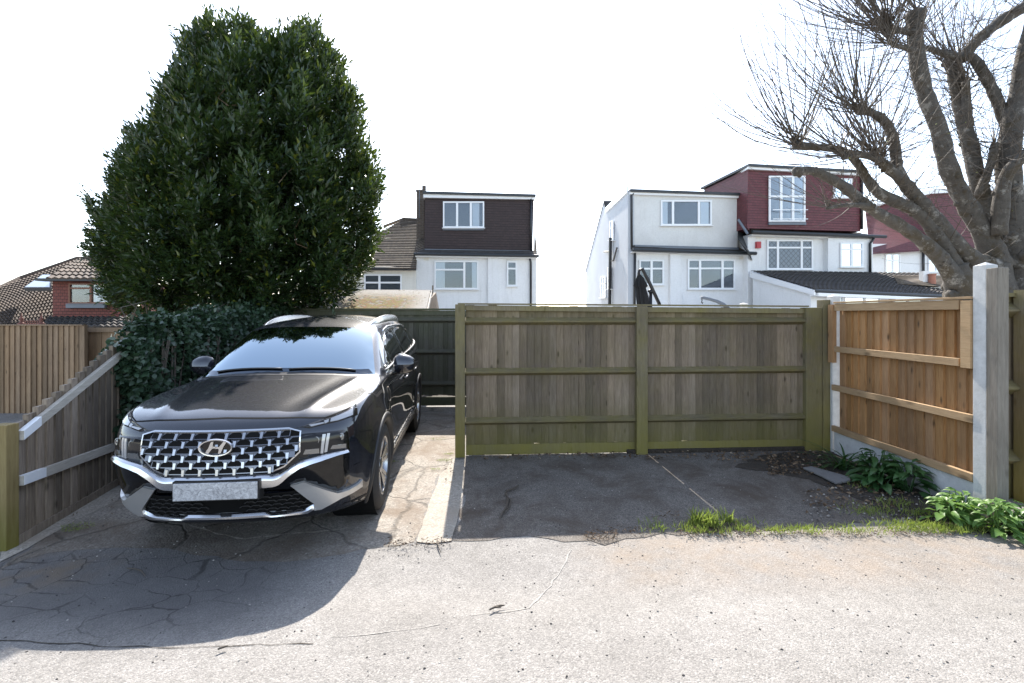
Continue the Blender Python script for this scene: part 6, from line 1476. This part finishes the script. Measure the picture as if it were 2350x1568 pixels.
# --- grass, litter, grit
def blades(name, spots, n, L, mat, label, tilt=.5):
    spots = spots + [(x + rb.uniform(-.5, .5), y + rb.uniform(-.05, .05), r * rb.uniform(.5, 1.3), k * .14) for (x, y, r, k) in spots for _ in range(4)] if name == 'verge_grass' else spots
    P = []; D = []
    for (x, y, r, k) in spots:
        m = int(n * k); a = rs.uniform(0, 6.28, m); q = rs.rand(m) ** .5 * r; P.append(np.stack([x + q * np.cos(a) * 1.3, y + q * np.sin(a) * .7, np.full(m, .012)], 1))
        D.append(np.stack([rs.normal(size=m) * tilt, rs.normal(size=m) * tilt, np.ones(m)], 1))
    P = np.concatenate(P); D = np.concatenate(D)
    return tag(leaf_mesh(name, P, D, rs.uniform(L[0], L[1], len(P)) , .07, mat, None, up=rs.normal(size=(len(P), 3)), bend=.3), label, 'grass', kind='stuff')
sp = [(G(1615, 1210), .10, 1.0), (G(1600, 1225), .07, .6), (G(1680, 1205), .06, .4), (G(1712, 1222), .06, .5), (G(1660, 1228), .05, .25), (G(1790, 1225), .08, .5), (G(1835, 1222), .05, .4), (G(1950, 1225), .09, .5), (G(2070, 1215), .14, 1.2), (G(2130, 1218), .14, 1.4), (G(2110, 1185), .12, .6), (G(2180, 1222), .10, .9), (G(2230, 1225), .08, .4), (G(2010, 1180), .12, .5), (G(2050, 1160), .12, .6), (G(1990, 1120), .10, .3), (G(1870, 1228), .05, .25)]
blades('verge_grass', [(p.x, p.y, r, k) for p, r, k in sp], 190, (.015, .07), VM['grassb'], 'bright grass tufts along the tarmac edge')
blades('tall_grass', [(G(1612, 1208).x, G(1612, 1208).y, .07, 1), (G(1668, 1205).x, G(1668, 1205).y, .04, .35), (G(1640, 1215).x, G(1640, 1215).y, .05, .4)], 90, (.06, .15), VM['grassb'], 'tallest grass tuft at the shadow edge', .4)
sp = [(G(1020, 1060), .07, .5), (G(1030, 1045), .05, .3), (G(1000, 1080), .04, .2), (G(905, 1062), .04, .15), (G(180, 1212), .10, .5), (G(165, 1220), .06, .3), (G(1008, 1010), .1, .3)]
blades('crack_moss', [(p.x, p.y, r, k) for p, r, k in sp], 300, (.012, .03), VM['grassb'], 'mossy weeds in the concrete cracks', 1.2)
def litter(name, label, regs, L, mat, cat='leaf litter', ratio=.55):
    P = []
    for (x0, x1, y0, y1, m) in regs:
        for _ in range(m): P.append(G(rb.uniform(x0, x1), rb.uniform(y0, y1)) + Vector((0, 0, .02 + rb.random() * .015)))
    P = np.array([tuple(p) for p in P]); D = rs.normal(size=P.shape) * np.array([1, 1, .25])
    return tag(leaf_mesh(name, P, D, rs.uniform(L[0], L[1], len(P)), ratio, mat, None, fold=.3, bend=.25), label, cat, kind='stuff')
litter('leaf_litter', 'brown dead leaves under the green fence corner', [(1760, 1900, 1040, 1095, 360), (1650, 1780, 1040, 1062, 90), (1900, 2060, 1085, 1140, 140), (1080, 1700, 1040, 1056, 260), (1850, 2100, 1130, 1180, 120)], (.02, .055), VM['litter'])
litter('dry_debris', 'dry straw and crumbs along the tarmac seam', [(1340, 1420, 1225, 1248, 150), (1560, 1800, 1218, 1240, 260), (1490, 1560, 1180, 1200, 40), (880, 960, 1240, 1262, 90), (960, 1040, 1240, 1260, 60), (1800, 2200, 1226, 1240, 160), (1400, 1500, 1215, 1235, 60), (1020, 1045, 1060, 1120, 40), (60, 260, 1150, 1215, 60)], (.012, .035), VM['litter'], 'debris', .25)
st = NT('grey_stones'); i_ = st.island(); st.set(st.ramp(i_, [(0, (.03, .028, .028)), (.5, (.10, .09, .08)), (1, (.38, .35, .31))]), .9); VM['stone'] = st.m
mb = MB()
def pebble(c, r):
    vs = []; 
    for k in range(6):
        a = k * math.pi / 3; vs.append(c + Vector((r * math.cos(a) * rb.uniform(.7, 1.2), r * math.sin(a) * rb.uniform(.6, 1.1), 0)))
    vs2 = [c + (v - c) * .6 + Vector((0, 0, r * rb.uniform(.4, .8))) for v in vs]; mb.add(vs + vs2, [(6, 7, 8, 9, 10, 11)] + [(k, (k + 1) % 6, (k + 1) % 6 + 6, k + 6) for k in range(6)])
gz = gr
for _ in range(420): pebble(gz(G(rb.uniform(0, 2350), 1250 + 310 * rb.random() ** 1.3)), rb.uniform(.003, .008))
for _ in range(260): pebble(G(rb.uniform(1060, 1900), rb.uniform(1060, 1230)) + Vector((0, 0, .006)), rb.uniform(.003, .007))
for _ in range(260): pebble(G(rb.uniform(1850, 2150), rb.uniform(1120, 1200)) + Vector((0, 0, .016)), rb.uniform(.004, .013))
for _ in range(120): pebble(G(rb.uniform(40, 1000), rb.uniform(1180, 1290)) + Vector((0, 0, .004)), rb.uniform(.003, .008))
tag(mb.build('grit', VM['stone']), 'loose grit and chippings scattered over the tarmac', 'grit', kind='stuff')
def twig(label, pts, r=.006, forks=()):
    o = MB(); o.tube([gz(G(x, y)) + Vector((0, 0, .014 + r)) for x, y in pts], [r * .7] + [r] * (len(pts) - 2) + [r * .4], 6)
    for f in forks: o.tube([gz(G(x, y)) + Vector((0, 0, .014 + r)) for x, y in f], [r * .8] + [r * .6] * (len(f) - 2) + [r * .3], 6)
    tag(o.build('twig', VM['twig'], smooth=True), label, 'twig')
twig('long forked twig on the shaded tarmac', [(1190, 1120), (1178, 1127), (1166, 1130), (1160, 1138), (1166, 1150), (1163, 1168), (1152, 1185), (1147, 1196)], .009, [[(1162, 1142), (1172, 1155), (1170, 1170), (1158, 1186)], [(1166, 1130), (1158, 1132)]])
twig('short dark twig on the sunlit tarmac', [(1124, 1408), (1135, 1402), (1147, 1399), (1158, 1398)], .007, [[(1135, 1402), (1150, 1404)]])
twig('pale curved twig in the car shadow', [(292, 1311), (310, 1312), (325, 1317), (334, 1330)], .005)
twig('thin pale twig at the concrete edging foot', [(1003, 1243), (1006, 1260), (1012, 1275)], .005, [[(1005, 1250), (1000, 1258)]])
twig('small dark twig near the bottom left', [(500, 1500), (515, 1494), (524, 1492)], .006)
o = thing('stone_slab', 'flat grey stone slab half buried by the plants', 'slab', G(1905, 1100))
mb = MB(); P = [G(1843, 1082), G(1862, 1079), G(1950, 1104), G(1952, 1112), G(1918, 1118), G(1880, 1098)]; mb.prism([p + Vector((0, 0, .022)) for p in P], (0, 0, .022)); mb.build('slab', HM['slab'], o, bevel=.006, fix=True)
